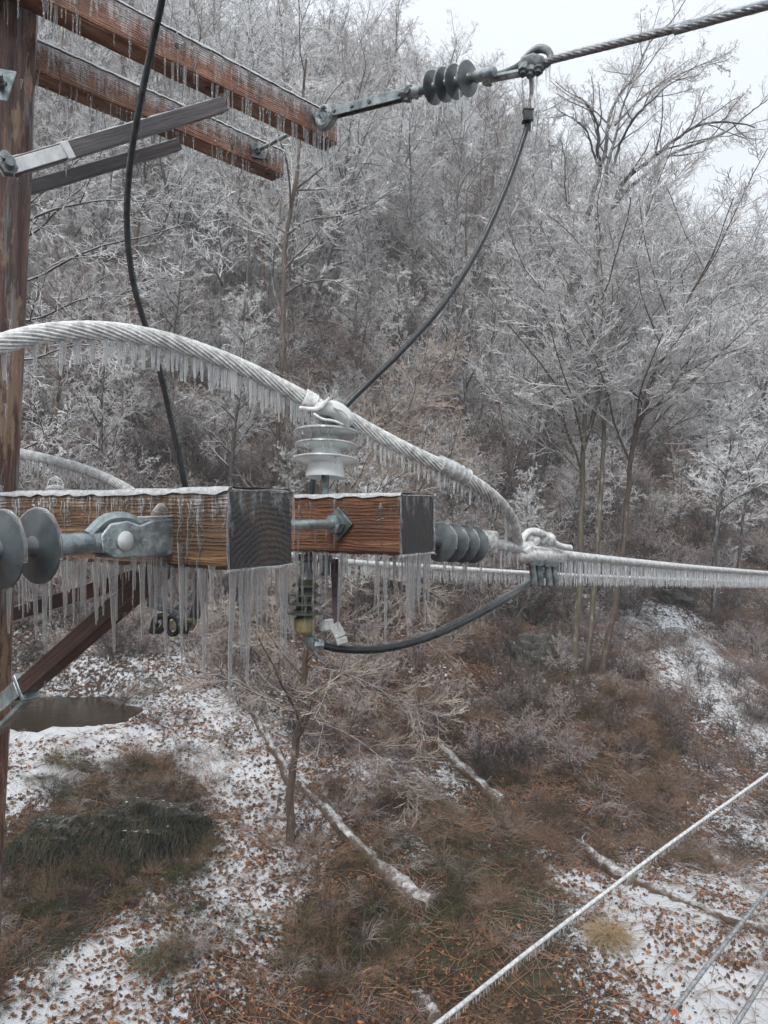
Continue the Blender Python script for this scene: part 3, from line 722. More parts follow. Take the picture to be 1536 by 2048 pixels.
# multi-stemmed pale tree below it
prm_b = [None, dict(n=15, ang=50, len=.40, seg=6, wig=.10, trop=.05, start=.3, rmin=.016, tap=.5, lift=.1),
         dict(n=10, ang=48, len=.44, seg=5, wig=.12, trop=.03, start=.12, rmin=.010, flat=1),
         dict(n=9, ang=40, len=.48, seg=4, wig=.12, trop=.06, start=.1, rmin=.0075, flat=1), dict(n=4, ang=36, len=.55, seg=3, wig=.13, trop=.08, start=.1, rmin=.006)]
gb = G(1150, 1345); YB = gb.y if gb else 27
YB = min(max(YB, 24), 30)
prm_s = [None, dict(n=17, ang=50, len=.46, seg=6, wig=.09, trop=.05, start=.3, rmin=.014, tap=.5, lift=.1)] + prm_b[2:]
for i, (pts, r0, lab) in enumerate([
        ([(1148, 1350), (1158, 1180), (1163, 1000), (1168, 850, YB - .3), (1180, 700, YB - .5), (1195, 560, YB - .6), (1200, 470, YB - .8)], .125, 'pale-stemmed tree, leftmost of the three straight stems behind the icicled line'),
        ([(1172, 1335), (1190, 1150), (1203, 960), (1212, 800, YB + .3), (1235, 650, YB + .5), (1262, 540, YB + .6), (1290, 470, YB + 1)], .11, 'olive-stemmed tree, middle of the three straight stems behind the icicled line'),
        ([(1200, 1350), (1235, 1180), (1255, 1000), (1270, 860, YB - .5), (1310, 740, YB - .9), (1370, 610, YB - 1.2), (1430, 500, YB - 1.6)], .125, 'brown-stemmed tree, rightmost of the three straight stems behind the icicled line')]):
    pp = px_poly(pts, YB); gx_ = pp[0].x; z0 = Tz(pp[0].x, pp[0].y); pp[0].z = min(pp[0].z, z0 - .1)
    lb = [(pp, r0, .03, .38)]
    if i == 2:
        for q in ([(1262, 900), (1300, 800, YB - 1), (1380, 740, YB - 1.6), (1470, 700, YB - 2), (1540, 690, YB - 2)],
                  [(1258, 960), (1310, 880, YB + 1), (1400, 830, YB + 2), (1480, 850, YB + 2.4)], [(1275, 850), (1340, 690, YB + .6), (1430, 600, YB + 1), (1520, 540, YB + 1.5)]):
            lb.append((px_poly(q, YB), .06, .015, .15))
    if i == 0:
        for q in ([(1165, 950), (1130, 850, YB - .6), (1080, 780, YB - 1), (1020, 740, YB - 1.2)], [(1168, 900), (1200, 790, YB - 1), (1220, 680, YB - 1.5), (1225, 560, YB - 1.7)]):
            lb.append((px_poly(q, YB), .05, .014, .15))
    limb_tree('slender_tree', lab, 'tree', lb, prm_s, B_OLIVE if i < 2 else B_BROWN, T_WHITE, 41 + i, 1.25)

# brown trunk behind the pin insulator
Y5 = 37
pp = px_poly([(563, 1010), (565, 880), (568, 740), (567, 600), (572, 480), (592, 360, 36.6), (602, 250, 36.3), (612, 120, 36)], Y5); pp[0].z = min(pp[0].z, Tz(pp[0].x, pp[0].y) - .2)
lb = [(pp, .19, .06, .45)]
for q in ([(570, 590), (600, 570, 36), (660, 560, 35.5), (700, 585, 35)], [(573, 470), (620, 440, 36), (690, 430, 35.5), (760, 400, 35)], [(590, 380), (650, 330, 36.5), (700, 270, 36.5)], [(566, 640), (545, 560, 37.5), (560, 420, 38), (565, 330, 38)], [(575, 470), (530, 430, 38), (500, 370, 38)]):
    lb.append((px_poly(q, Y5), .07, .02, .3))
prm5 = [None, dict(n=9, ang=52, len=.32, seg=5, wig=.14, trop=.03, start=.3, rmin=.016, tap=.4)] + prm_b[2:]
limb_tree('forked_tree', 'brown-trunked bare tree rising behind the end of the short upper crossarm', 'tree', lb, prm5, B_BROWN, T_GREY, 55, 1.2)
Y6 = 40
pp = px_poly([(485, 900), (492, 640), (497, 500), (500, 380), (505, 300)], Y6); pp[0].z = min(pp[0].z, Tz(pp[0].x, pp[0].y) - .2)
limb_tree('thin_tree', 'thin pale straight trunk under the upper crossarms', 'tree', [(pp, .085, .03, .5)], prm5, B_OLIVE, T_GREY, 56, 1.1)

# dark trunks at left and centre
for i, (q, Yc, r0, lab) in enumerate([
        ([(225, 905), (212, 760), (205, 600), (215, 420), (235, 250)], 37, .12, 'dark bare tree standing behind the thick iced cable near the pole'),
        ([(1038, 1150), (1062, 960), (1085, 800), (1120, 640), (1140, 560)], 41, .17, 'dark leaning trunk between the clamp and the tall skyline tree'),
        ([(860, 900), (880, 720), (905, 540), (915, 380), (930, 240)], 50, .16, 'bare tree with a dark trunk behind the hanging black tap cable'),
        ([(1425, 1210), (1432, 1060), (1450, 950), (1475, 850)], 38, .15, 'dark trunk standing above the icicled line near the right edge'),
        ([(1470, 1215), (1480, 1090), (1500, 960), (1530, 880)], 39, .10, 'thin dark trunk nearest the right edge above the icicled line'),
        ([(745, 620), (722, 480), (705, 330), (700, 200), (690, 60)], 56, .2, 'grey bare tree above the thick iced cable at mid picture')]):
    pp = px_poly(q, Yc); pp[0].z = min(pp[0].z, Tz(pp[0].x, pp[0].y) - .2)
    limb_tree('bare_tree', lab, 'tree', [(pp, r0, .03, .4)], prm5, B_DARK if i != 5 else B_GREY, T_WHITE if i in (3, 4) else T_GREY, 60 + i, 1.2)

# branches of the tree at the left edge, near
Y7 = 15
lb = [(px_poly([(-260, 1500, 16), (-200, 900, 15.6), (-120, 640, 15.3), (-60, 520, 15.1)], Y7), .16, .09, None)]
for q in ([(-60, 520), (60, 470), (130, 405, 14.6), (200, 345, 14.3)], [(-100, 600), (60, 560, 14.6), (180, 500, 14.2), (300, 470, 14), (400, 440, 13.8)], [(-60, 520), (80, 430, 14.4), (220, 400, 14), (340, 410, 13.8)],
          [(-120, 640), (60, 640, 15), (160, 600, 14.6), (270, 590, 14.2)], [(-140, 700), (40, 720, 14.6), (150, 690, 14.3), (230, 700, 14.1)], [(-60, 520), (90, 380, 15.5), (180, 300, 15.5)],
          [(-160, 980), (40, 900, 15.4), (100, 870, 15.2), (135, 840, 15)]):
    lb.append((px_poly(q, Y7), .035, .008, .2))
prm7 = [None, dict(n=10, ang=35, len=.30, seg=5, wig=.12, trop=-.03, start=.15, rmin=.007, tap=.4),
        dict(n=8, ang=40, len=.42, seg=4, wig=.16, trop=-.04, start=.1, rmin=.0055), dict(n=6, ang=42, len=.45, seg=3, wig=.2, trop=-.03, start=.1, rmin=.0045)]
limb_tree('overhanging_tree', 'iced tree whose drooping pale branches reach in from the left edge behind the pole', 'tree', lb, prm7, B_DARK, T_WHITE, 71, 1.0)

# young tree rising below the lower crossarm
g8 = G(582, 1690); Y8 = g8.y
pp = px_poly([(582, 1700), (584, 1560), (600, 1420), (617, 1290), (628, 1160, Y8 - .3), (640, 1000, Y8 - .5), (655, 860, Y8 - .6)], Y8); 
lb = [(pp, .10, .025, .22)]
for q in ([(628, 1160), (700, 1140, Y8 - 1), (790, 1160, Y8 - 1.5), (880, 1200, Y8 - 1.8)], [(615, 1330), (700, 1350, Y8 - 1), (800, 1400, Y8 - 1.6), (900, 1440, Y8 - 2)], [(608, 1390), (520, 1370, Y8 - 1), (440, 1350, Y8 - 1.2), (360, 1360, Y8 - 1.4)],
          [(618, 1270), (540, 1260, Y8 + 1), (450, 1230, Y8 + 1.4), (390, 1230, Y8 + 1.6)], [(622, 1220), (720, 1250, Y8 + .8), (830, 1260, Y8 + 1), (920, 1300, Y8 + 1)], [(600, 1430), (700, 1470, Y8 - 1.2), (790, 1540, Y8 - 1.8), (850, 1600, Y8 - 2)],
          [(640, 1000), (720, 900, Y8 - 1), (800, 830, Y8 - 1.4), (890, 780, Y8 - 1.6)], [(648, 940), (740, 860, Y8), (840, 760, Y8 + .3), (900, 700, Y8 + .5)], [(632, 1080), (730, 1000, Y8 - .8), (820, 940, Y8 - 1.4), (920, 900, Y8 - 1.8)], [(600, 1440), (500, 1440, Y8 - .5), (430, 1480, Y8 - .8)]):
    lb.append((px_poly(q, Y8), .012, .0045, .1))
prm8 = [None, dict(n=20, ang=52, len=.34, seg=6, wig=.08, trop=.02, start=.1, rmin=.0065, tap=.4),
        dict(n=10, ang=36, len=.50, seg=5, wig=.10, trop=.035, start=.1, rmin=.0050, flat=1), dict(n=6, ang=36, len=.55, seg=4, wig=.12, trop=.04, start=.1, rmin=.0042, flat=1)]
limb_tree('young_tree', 'young tree with a rust-brown stem and fine level twigs below the lower crossarms', 'tree', lb, prm8, B_BROWN, T_TAN, 81, 1.0)

# ---- logs
M_LOG = m_bark('log_bark', (.05, .032, .022), (.12, .082, .058), -.13, (.78, .80, .82), True)
M_CUT = m_plain('sawn_log_end', (.11, .085, .065), (.30, .26, .21), 20, .6, 0, .2)
def log(label, pts, r, seed, lift=.0):
    rr = random.Random(seed); gp = []
    for px, py in pts:
        g = G(px, py + r * 30)
        gp.append(g + Vector((0, 0, r * .75 + lift)))
    n_ = len(gp); a_, b_ = gp[0], gp[-1]
    dz = max(g.z - (a_.z + (b_.z - a_.z) * i / (n_ - 1)) for i, g in enumerate(gp))
    gp = [Vector((g.x * .4 + (a_.x + (b_.x - a_.x) * i / (n_ - 1)) * .6, g.y * .4 + (a_.y + (b_.y - a_.y) * i / (n_ - 1)) * .6, (a_.z + (b_.z - a_.z) * i / (n_ - 1)) * .7 + g.z * .3 + dz * .05 - r * .5)) for i, g in enumerate(gp)]
    root = thing('fallen_log', label, 'log', tuple(gp[0]))
    pp = catmull(gp, 6); n = len(pp); mb = MB()
    pp = [p_ + Vector((rr.gauss(0, .025), rr.gauss(0, .025), rr.gauss(0, .02))) for p_ in pp]
    mb.tube(pp, [r * (.55 + .5 * i / n) * rr.uniform(.90, 1.1) for i in range(n)], 14, mod=lambda a, s: 1 + .07 * math.sin(3 * a + s * 2.1) + .05 * math.sin(7 * a - s * 5))
    for _ in range(3):
        i = rr.randrange(1, n - 2); dd = Vector((rr.gauss(0, 1), rr.gauss(0, 1), abs(rr.gauss(0, 1)))).normalized(); mb.tube([pp[i], pp[i] + dd * r * 1.6, pp[i] + dd * r * rr.uniform(1.8, 2.6) + Vector((rr.gauss(0, .1), 0, 0))], [r * .25, r * .18, r * .08], 6)
    build('bark', mb, M_LOG, root)
    d = (pp[-1] - pp[-2]).normalized(); e = MB(); e.lathe([(0, r * .98), (.03, r * .9)], pp[-1] + d * .002, d, 14)
    build('cut_end', e, M_CUT, root)
    return root
log('long snow-topped log with a pale sawn end in the lower middle', [(600, 1570), (665, 1650), (725, 1735), (790, 1790), (855, 1815)], .20, 1)
log('dark log lying half buried in brush right of the young tree', [(870, 1480), (930, 1545), (1000, 1605)], .2, 2)
log('grey log crossed by the iced guy wire at lower right', [(1150, 1685), (1200, 1722), (1260, 1765)], .19, 3)
log('long thin snow-dusted log running to the right edge', [(1270, 1765), (1340, 1800), (1430, 1835), (1535, 1865)], .13, 4)
log('short dark stub of log on the snow at the right', [(1405, 1690), (1440, 1730)], .16, 5)
log('short pale log at the bottom edge beside the iced guy wire', [(835, 1985), (868, 2040)], .13, 6)
log('dark fallen trunk on the slope under the clamp', [(1010, 1270), (1050, 1320), (1090, 1370)], .2, 7)
log('thin snow-topped log behind the young tree', [(505, 1430), (550, 1500), (590, 1575)], .14, 8)

# ---- rocks
def m_rock(name, c0, c1):
    m, nt, b = mat(name); v = mapping(nt, (1, 1, 1)); n = noise(nt, 3.5, v, 9, .7)
    g = N(nt, 'ShaderNodeNewGeometry'); sp = N(nt, 'ShaderNodeSeparateXYZ'); nt.links.new(g.outputs['Normal'], sp.inputs[0]); n2 = noise(nt, 4.5, v, 6, .7)
    c = ramp(nt, [(.35, c0), (.7, c1)], n.outputs[0]).outputs[0]
    snow_cap = ramp(nt, [(1.13, (0, 0, 0)), (1.2, (1, 1, 1))], math_(nt, 'ADD', sp.outputs[2], n2.outputs[0]))  # mask for snow lying on upward faces
    snow_cap.color_ramp.elements[0].position = .86; snow_cap.color_ramp.elements[1].position = .90
    k = math_(nt, 'MULTIPLY', math_(nt, 'ADD', math_(nt, 'MULTIPLY', sp.outputs[2], .6), n2.outputs[0]), .72); nt.links.new(k, snow_cap.inputs[0])
    c = mixc(nt, snow_cap.outputs[0], c, (.78, .80, .82)); n3 = noise(nt, 2.2, v, 5, .7)
    c = mixc(nt, ramp(nt, [(.56, (0, 0, 0)), (.64, (.7, .7, .7))], n3.outputs[0]).outputs[0], c, (.035, .036, .016))
    nt.links.new(c, b.inputs['Base Color']); b.inputs['Roughness'].default_value = .8; bump(nt, b, n.outputs[0], 1, .08); return m
M_ROCK = m_rock('dark_mossy_rock', (.014, .013, .011), (.10, .088, .072))
M_ROCKQ = m_plain('dark_mossy_rock', (.018, .02, .018), (.11, .105, .09), 3.5, .8, 0, .15, 1, .08, 9, .35, .7)
M_ROCKP = m_rock('grey_rock', (.03, .029, .026), (.15, .14, .12))
def rock(label, px, py, sx, sy, sz, seed, m=M_ROCK, sink=.3):
    g = G(px, py); mb = MB(); nu, nv = 90, 56
    root = thing('rock_outcrop', label, 'rock', (g.x, g.y, g.z)); vs = []
    U, W_ = np.meshgrid(np.linspace(0, 2 * PI, nu, endpoint=False), np.linspace(-PI / 2, PI / 2, nv)); 
    x = np.cos(W_) * np.cos(U); y = np.cos(W_) * np.sin(U); z = np.sin(W_)
    f = 1 + fbm(x * 1.7 + seed * 3.1 + z, y * 1.7 + z * 1.3, 5, seed) * .9 - np.abs(fbm(x * 3.1 + seed + z * 2, y * 3.1 - z * 2.3, 4, seed + 5)) * .8
    x = np.sign(x) * np.abs(x) ** .7 * f; y = np.sign(y) * np.abs(y) ** .7 * f; z = np.sign(z) * np.abs(z) ** .75 * f
    z = np.round(z * 3.5) / 3.5 * .6 + z * .4
    vs = np.stack([x * sx + g.x, y * sy + g.y, z * sz + g.z + sz * (1 - sink) - sz * .5], -1).reshape(-1, 3)
    fs = [(j * nu + i, j * nu + (i + 1) % nu, (j + 1) * nu + (i + 1) % nu, (j + 1) * nu + i) for j in range(nv - 1) for i in range(nu)]
    mb.add(vs.tolist(), fs); build('stone', mb, m, root, smooth=False)
    return vs
RV = rock('large dark rock face hung with vines at lower left', 290, 1670, 1.2, .8, .6, 3, sink=.5)
RV2 = rock('dark rock block at the left end of the outcrop', 100, 1690, .6, .6, .55, 5, M_ROCKP, .5)
rock('pale mossy boulder on the slope under the clamp', 1075, 1330, .75, .6, .8, 9, M_ROCKP)
rock('grey boulder showing under the icicled line at right', 1345, 1195, 1.3, .9, .55, 10, M_ROCKP)
# vines hanging on the rock and the straw tuft
rr = random.Random(4); t = Tree(9)
for i in range(1500):
    V_ = RV if rr.random() < .75 else RV2; zt = V_[:, 2].max(); zb = V_[:, 2].min()
    while 1:
        g = Vector(V_[rr.randrange(len(V_))])
        if g.z > zb + (zt - zb) * .62: break
    pp, rad = t.poly(g, (rr.gauss(0, .5), -1, rr.uniform(-.1, .5)), rr.uniform(.4, 1.3), .007, .004, 7, .12, -.32); t.add(pp, rad, 2)
    t.grow(pp, rad, 3, [None] * 3 + [dict(n=2, ang=40, len=.35, seg=3, wig=.2, trop=-.2, rmin=.004)])
tag(newobj('hanging_vines', prisms(t.seg, T_GREEN, 1, 'hanging_vines')), 'olive-brown vines hanging over the rock face at lower left', 'vines', kind='stuff')
t = clump(33, 380, .7, None, .22, -.34, .0055, 2)
g = G(1215, 1880); o = newobj('straw_tuft', prisms(t.seg, T_STRAW, 1, 'straw_tuft')); o.location = g + Vector((0, 0, .1)); o.scale = (.8, .8, .6)
tag(o, 'golden tuft of dry grass on the snow below the iced guy wire', 'grass tuft')
# ------------------------------------------------------------------ icicles
def icicle_verts(seed, n=8, rings=9, blunt=.28):
    r = np.random.RandomState(seed); vs = []
    wx, wy = r.uniform(-.25, .25, 2); ph = r.uniform(0, 6.28)
    for i in range(rings):
        t = i / (rings - 1); rad = (1 - (1 - blunt) * t ** 1.1) * (1 + .07 * math.sin(t * 13 + ph) + r.uniform(-.05, .05))
        if i == 0: rad *= 1.25
        if i == rings - 1: rad = .05
        if i == rings - 2: rad *= .9
        z = -t if i < rings - 2 else (-.985 if i == rings - 2 else -1.0)
        ox, oy = wx * math.sin(t * 3 + ph), wy * math.sin(t * 2.3)
        for k in range(n): a = 2 * PI * k / n; vs.append((ox + rad * math.cos(a), oy + rad * math.sin(a), z))
    fs = [(i * n + k, i * n + (k + 1) % n, (i + 1) * n + (k + 1) % n, (i + 1) * n + k) for i in range(rings - 1) for k in range(n)]
    return np.array(vs), np.array(fs)
IC = []
for i in range(10):
    v, f = icicle_verts(500 + i); IC.append(npmesh('icicle', v, f[:, ::-1], M_ICE, smooth=True))
ICC = [npmesh('icicle', *[(lambda a: (a[0], a[1][:, ::-1]))(icicle_verts(650 + i, 8, 8, .6))][0], M_CABLEICE, smooth=True) for i in range(8)]
ICF = [npmesh('icicle', *[(lambda a: (a[0], a[1][:, ::-1]))(icicle_verts(600 + i, 6, 7, .5))][0], M_FRINGE, smooth=True) for i in range(4)]
FV = [icicle_verts(700 + i, 5, 5, .45) for i in range(6)]
def hang(root, items, fringe=False, cap=100, tilt=None):
    """items: (point in the root's frame, length, radius)"""
    items = sorted(items, key=lambda q: -q[1] * q[2])
    for p, L, r in items[:cap]:
        o = newobj('icicle', rng.choice(ICF if fringe == 1 else ICC if fringe == 2 else IC), root)
        o.location = p; o.scale = (r, r, L); o.rotation_euler = (rng.gauss(0, .018), rng.gauss(0, .018), rng.uniform(0, 6.28))
    rest = items[cap:]
    if rest:
        VV, QQ, b = [], [], 0
        for p, L, r in rest:
            v, f = rng.choice(FV); a = rng.uniform(0, 6.28); x = v[:, 0] * math.cos(a) - v[:, 1] * math.sin(a); y = v[:, 0] * math.sin(a) + v[:, 1] * math.cos(a)
            VV.append(np.stack([x * r + p[0], y * r + p[1], v[:, 2] * L + p[2]], -1)); QQ.append(f[:, ::-1] + b); b += len(v)
        me = npmesh('icicle_fringe', np.concatenate(VV), np.concatenate(QQ), M_FRINGE if fringe == 1 else M_CABLEICE if fringe == 2 else M_ICE, smooth=True)
        o = newobj('icicle_fringe', me, root); o['kind'] = 'stuff'
def crust(path_fn, nu, nv, name, root, m=None):
    """path_fn(u, v) -> point; one bumpy sheet of rime"""
    vs = [path_fn(i / (nu - 1), j / (nv - 1)) for i in range(nu) for j in range(nv)]
    fs = [(i * nv + j, (i + 1) * nv + j, (i + 1) * nv + j + 1, i * nv + j + 1) for i in range(nu - 1) for j in range(nv - 1)]
    me = npmesh(name, np.array(vs), np.array(fs), m or M_RIME, smooth=True); return newobj(name, me, root)

# ------------------------------------------------------------------ pole
pc0 = (-1.381, 2.42)
root = thing('utility_pole', 'weathered brown wooden utility pole with bare pale patches at the left edge', 'pole', (-1.402 - .053 * 8.6, 2.42, -8.6))
m, nt, b = mat('weathered_pole_wood')
n1 = noise(nt, 3, mapping(nt, (17, 17, 1.1)), 9, .78, .8); n2 = noise(nt, 2.4, mapping(nt, (3.2, 3.2, .9)), 6, .7); n3 = noise(nt, 40, mapping(nt, (1, 1, .06)), 5, .7)
c = ramp(nt, [(.32, (.018, .009, .007)), (.46, (.10, .038, .024)), (.58, (.25, .115, .075)), (.72, (.50, .36, .29))], n1.outputs[0]).outputs[0]
c = mixc(nt, ramp(nt, [(.535, (0, 0, 0)), (.575, (.9, .9, .9))], n2.outputs[0]).outputs[0], c, mixc(nt, n3.outputs[0], (.36, .11, .03), (.60, .50, .36)))
ice_ = ramp(nt, [(.555, (0, 0, 0)), (.66, (.85, .85, .85))], noise(nt, 22, mapping(nt, (1, 1, .09)), 5, .7).outputs[0]).outputs[0]
c = mixc(nt, ice_, c, (.50, .52, .53)); nt.links.new(c, b.inputs['Base Color']); b.inputs['Roughness'].default_value = .5; coat(b, .8, .12)
bump(nt, b, math_(nt, 'ADD', math_(nt, 'ADD', n1.outputs[0], n3.outputs[0]), ice_), 1, .03)
mb = MB(); nk, nz2 = 56, 150; vs = []
for i in range(nz2):
    t = i / (nz2 - 1); z = -9.4 + t * 11.55; cxp = -1.402 + .053 * z; rr_ = .200 - .012 * (z + 0) / 2
    for k in range(nk):
        a = 2 * PI * k / nk; q = float(fbm(np.array([a * 4.2 * .9 + 9]), np.array([z * .7]), 4, 5)[0]) * .035 + float(fbm(np.array([a * 14.]), np.array([z * 1.3]), 2, 8)[0]) * .014
        r_ = rr_ + q * (1 if k else 1); vs.append((cxp + r_ * math.cos(a), 2.42 + r_ * math.sin(a), z))
fs = [(i * nk + k, i * nk + (k + 1) % nk, (i + 1) * nk + (k + 1) % nk, (i + 1) * nk + k) for i in range(nz2 - 1) for k in range(nk)] + [tuple((nz2 - 1) * nk + k for k in range(nk))]
mb.add(vs, fs); build('shaft', mb, m, root)
def bolt(o, d, L, r, name='bolt', parent=None, m=None, head=True, local=False):
    mb = MB(); d = Vector(d).normalized(); prof = []
    n = max(4, int(L / (r * .35)))
    for i in range(n): t = i / (n - 1); prof.append((t * L, r * (1 if i % 2 else .9)))
    mb.lathe(prof, o, d, 12)
    if head: mb.lathe([(L * .32, r * 1.75), (L * .32 + r * 1.5, r * 1.75)], o, d, 6)
    return build(name, mb, m or M_GALVD, parent, local=local)
p = P(-12, 168, 2.20); mb = MB(); mb.box(p, (.045, .016, 0), (-.002, .004, 0), (.014, 0, .045)); build('washer_plate', mb, M_GALV, root, bevel=.003)
bolt(P(4, 178, 2.20), (.35, -1, .25), .06, .010, parent=root)
bolt(P(14, 345, 2.20), (.55, -.8, .1), .07, .014, parent=root)
# glaze icicles off the pole's right edge
its = []
for i in range(12):
    z = rng.uniform(-.9, 1.4); its.append((Vector((-1.381 + .049 * z + .185, 2.34, z)) - root.location, rng.uniform(.03, .09), .004))
hang(root, its)

# ------------------------------------------------------------------ crossarms
def arm(label, corner, ang, wd, h, L, ztop, mw, me_, spec, seed, iced=1.0):
    """local X runs towards the visible end; the face y = 0 looks at the camera"""
    r = random.Random(seed); root = thing('wooden_crossarm', label, 'crossarm', (corner[0], corner[1], ztop), R(ang))
    mb = MB(); nxn = 60
    # beam with slightly worn edges: rows round the section
    e = .008; sec = [(e, 0), (wd - e, 0), (wd, -e), (wd, -h + e), (wd - e, -h), (e, -h), (0, -h + e), (0, -e)]
    vs = []
    for i in range(nxn):
        x = -L + L * i / (nxn - 1)
        for j, (y, z) in enumerate(sec): vs.append((x, y + r.gauss(0, .0007), z + r.gauss(0, .0007)))
    fs = [(i * 8 + k, i * 8 + (k + 1) % 8, (i + 1) * 8 + (k + 1) % 8, (i + 1) * 8 + k) for i in range(nxn - 1) for k in range(8)]
    mb.add(vs, fs, 0); mb.add([(0, y, z) for y, z in sec], [tuple(range(8))], 1); mb.add([(-L, y, z) for y, z in sec], [tuple(reversed(range(8)))], 1)
    build('beam', mb, [mw, me_], root, local=True)
    # rime on the top, lapping over the front edge in teeth
    def top(u, v):
        x = -L + (L + .004) * u; n_ = float(fbm(np.array([x * 14.]), np.array([v * 3.]), 3, seed)[0]); n2 = float(vnoise(np.array([x * 40.]), np.array([0.]), seed + 3)[0])
        n3 = float(fbm(np.array([x * 90.]), np.array([v * 12.]), 2, seed + 5)[0])
        if v < .18:
            drop = (.18 - v) / .18; return (x, -.0035 - .003 * n2, .002 - drop * (.003 + .007 * n2 * iced))
        if v > .88: return (x, wd + .003, .002 - (v - .88) / .12 * .012)
        return (x, wd * (v - .18) / .7, .005 + n_ * .008 * iced + n3 * .004)
    cr = crust(top, 420, 12, 'ice_crust', root, [M_RIME, M_ICE])
    # ice glaze round the cut end's rim
    mb = MB(); ring = [(0.003, y * 1.0, z) for y, z in sec] + [(0.003, sec[0][0], sec[0][1])]
    mb.tube([Vector(q) + Vector((r.gauss(0, .001), 0, 0)) for q in catmull([Vector(q) for q in ring], 4)], [.0022 * r.uniform(.2, 1.7) for _ in range(len(ring) * 4 - 3)], 6)
    build('end_glaze', mb, M_ICE, root, local=True)
    # frozen runs down the face
    mb = MB()
    for _ in range(spec.get('runs', 60)):
        x = -r.random() ** 1.3 * spec.get('vis', 1.6); z0 = -r.uniform(0, .03); ll = r.uniform(.02, h * .9); q = r.uniform(.0018, .0042)
        pts = [(x + r.gauss(0, .0015) * k, -.0005, z0 - ll * k / 6) for k in range(7)]
        mb.tube(pts, [q * r.uniform(.6, 1.2) * (1 - .08 * k) for k in range(7)], 6)
    import bmesh
    bm = bmesh.new(); bm.from_mesh(cr.data); nv0 = len(bm.faces); tmp = bpy.data.meshes.new('ice_crust'); tmp.from_pydata(mb.v, [], mb.f); bm.from_mesh(tmp); bm.faces.ensure_lookup_table()
    for f_ in bm.faces[nv0:]: f_.material_index = 1; f_.smooth = True
    bm.to_mesh(cr.data); bm.free()
    # icicles under both lower edges and the end
    its = []
    for a, b_, n, l0, l1, rr, yy in spec['ic']:
        for _ in range(n):
            x = r.uniform(a, b_); y = yy if yy is not None else r.uniform(0, wd)
            l = l0 + (l1 - l0) * r.random() ** 1.7
            its.append(((x, y, -h + .003), l, rr * r.uniform(.65, 1.2) * (.55 + .45 * l / l1)))
    for n, l0, l1, rr in spec.get('end', []):
        for _ in range(n):
            its.append(((.002, r.uniform(0, wd), -h + .003), r.uniform(l0, l1), rr * r.uniform(.7, 1.2)))
    for n, x0, x1, l0, l1, rr in spec.get('face', []):
        for _ in range(n):
            z = -h + .004 + (0 if r.random() < .3 else r.uniform(0, h * .3)); its.append(((r.uniform(x0, x1), -.003, z), r.uniform(l0, l1), rr * r.uniform(.7, 1.1)))
    hang(root, its, cap=100)
    return root
UANG = math.degrees(math.atan2(.735, .68)); LANG = math.degrees(math.atan2(-.53, .848))
A_UN = arm('longer upper red-brown crossarm, in front of the pole and ending at the eye bolt', (-.199, 3.206), UANG, .095, .118, 2.6, 1.68, M_UP, M_END_UP,
    dict(runs=130, vis=1.5, ic=[(-1.5, 0, 40, .03, .13, .0044, .002), (-.8, -.02, 34, .09, .19, .0052, .002), (-1.4, 0, 24, .03, .11, .004, .092)], end=[(11, .04, .12, .0042)], face=[(12, -1.3, -.1, .05, .12, .0045)]), 1)
A_UF = arm('farther upper red-brown crossarm behind the pole, with the square washer near its end', (-.469, 3.506), UANG, .095, .118, 2.6, 1.68, M_UP, M_END_UP,
    dict(runs=110, vis=1.5, ic=[(-1.25, 0, 52, .03, .12, .004, .002), (-1.2, -.5, 28, .10, .22, .005, .05), (-1.4, 0, 30, .03, .10, .0036, .092)], end=[(12, .05, .12, .0042)]), 2)
A_LN = arm('nearest lower crossarm of orange-brown wood with a dark ringed cut end', (-.264, 1.265), LANG, .170, .137, 2.9, .034, M_LOW1, M_END1,
    dict(runs=46, vis=.75, ic=[(-.75, -.02, 44, .035, .15, .0040, .004), (-.75, 0, 26, .05, .15, .0036, .165), (-.5, 0, 18, .03, .11, .0034, None)], end=[(10, .05, .15, .0036), (3, .12, .18, .0042)],
         face=[(7, -.62, -.02, .06, .2, .006)]), 3)
A_LF = arm('farther lower crossarm with a tar-black end and a diamond washer', (.037, 1.75), LANG, .165, .142, 2.9, .035, M_LOW2, M_END2,
    dict(runs=14, vis=.3, ic=[(-.42, 0, 26, .04, .16, .0048, .004), (-.42, 0, 18, .05, .16, .0045, .16), (-1.3, -.4, 40, .04, .12, .0045, .004)], end=[(10, .06, .19, .005)]), 4)
# the longest icicles
its = [(A_LN, (-.005, .02, -.135), .235, .0062), (A_LN, (.0, .05, -.135), .20, .007), (A_LN, (-.30, 0, -.13), .175, .0068), (A_LN, (-.06, .0, -.135), .18, .006), (A_LN, (-.19, 0, -.06), .17, .0062), (A_LN, (.002, .15, -.135), .17, .0055),
       (A_LF, (-.17, 0, -.14), .19, .0055), (A_LF, (-.04, 0, -.14), .21, .0055), (A_LF, (.0, .03, -.14), .20, .0055), (A_LF, (.0, .12, -.14), .19, .0055)]
for a_, p, l, r_ in its:
    o = newobj('icicle', rng.choice(IC), a_); o.location = p; o.scale = (r_, r_, l); o.rotation_euler = (.0, .03, rng.uniform(0, 6))
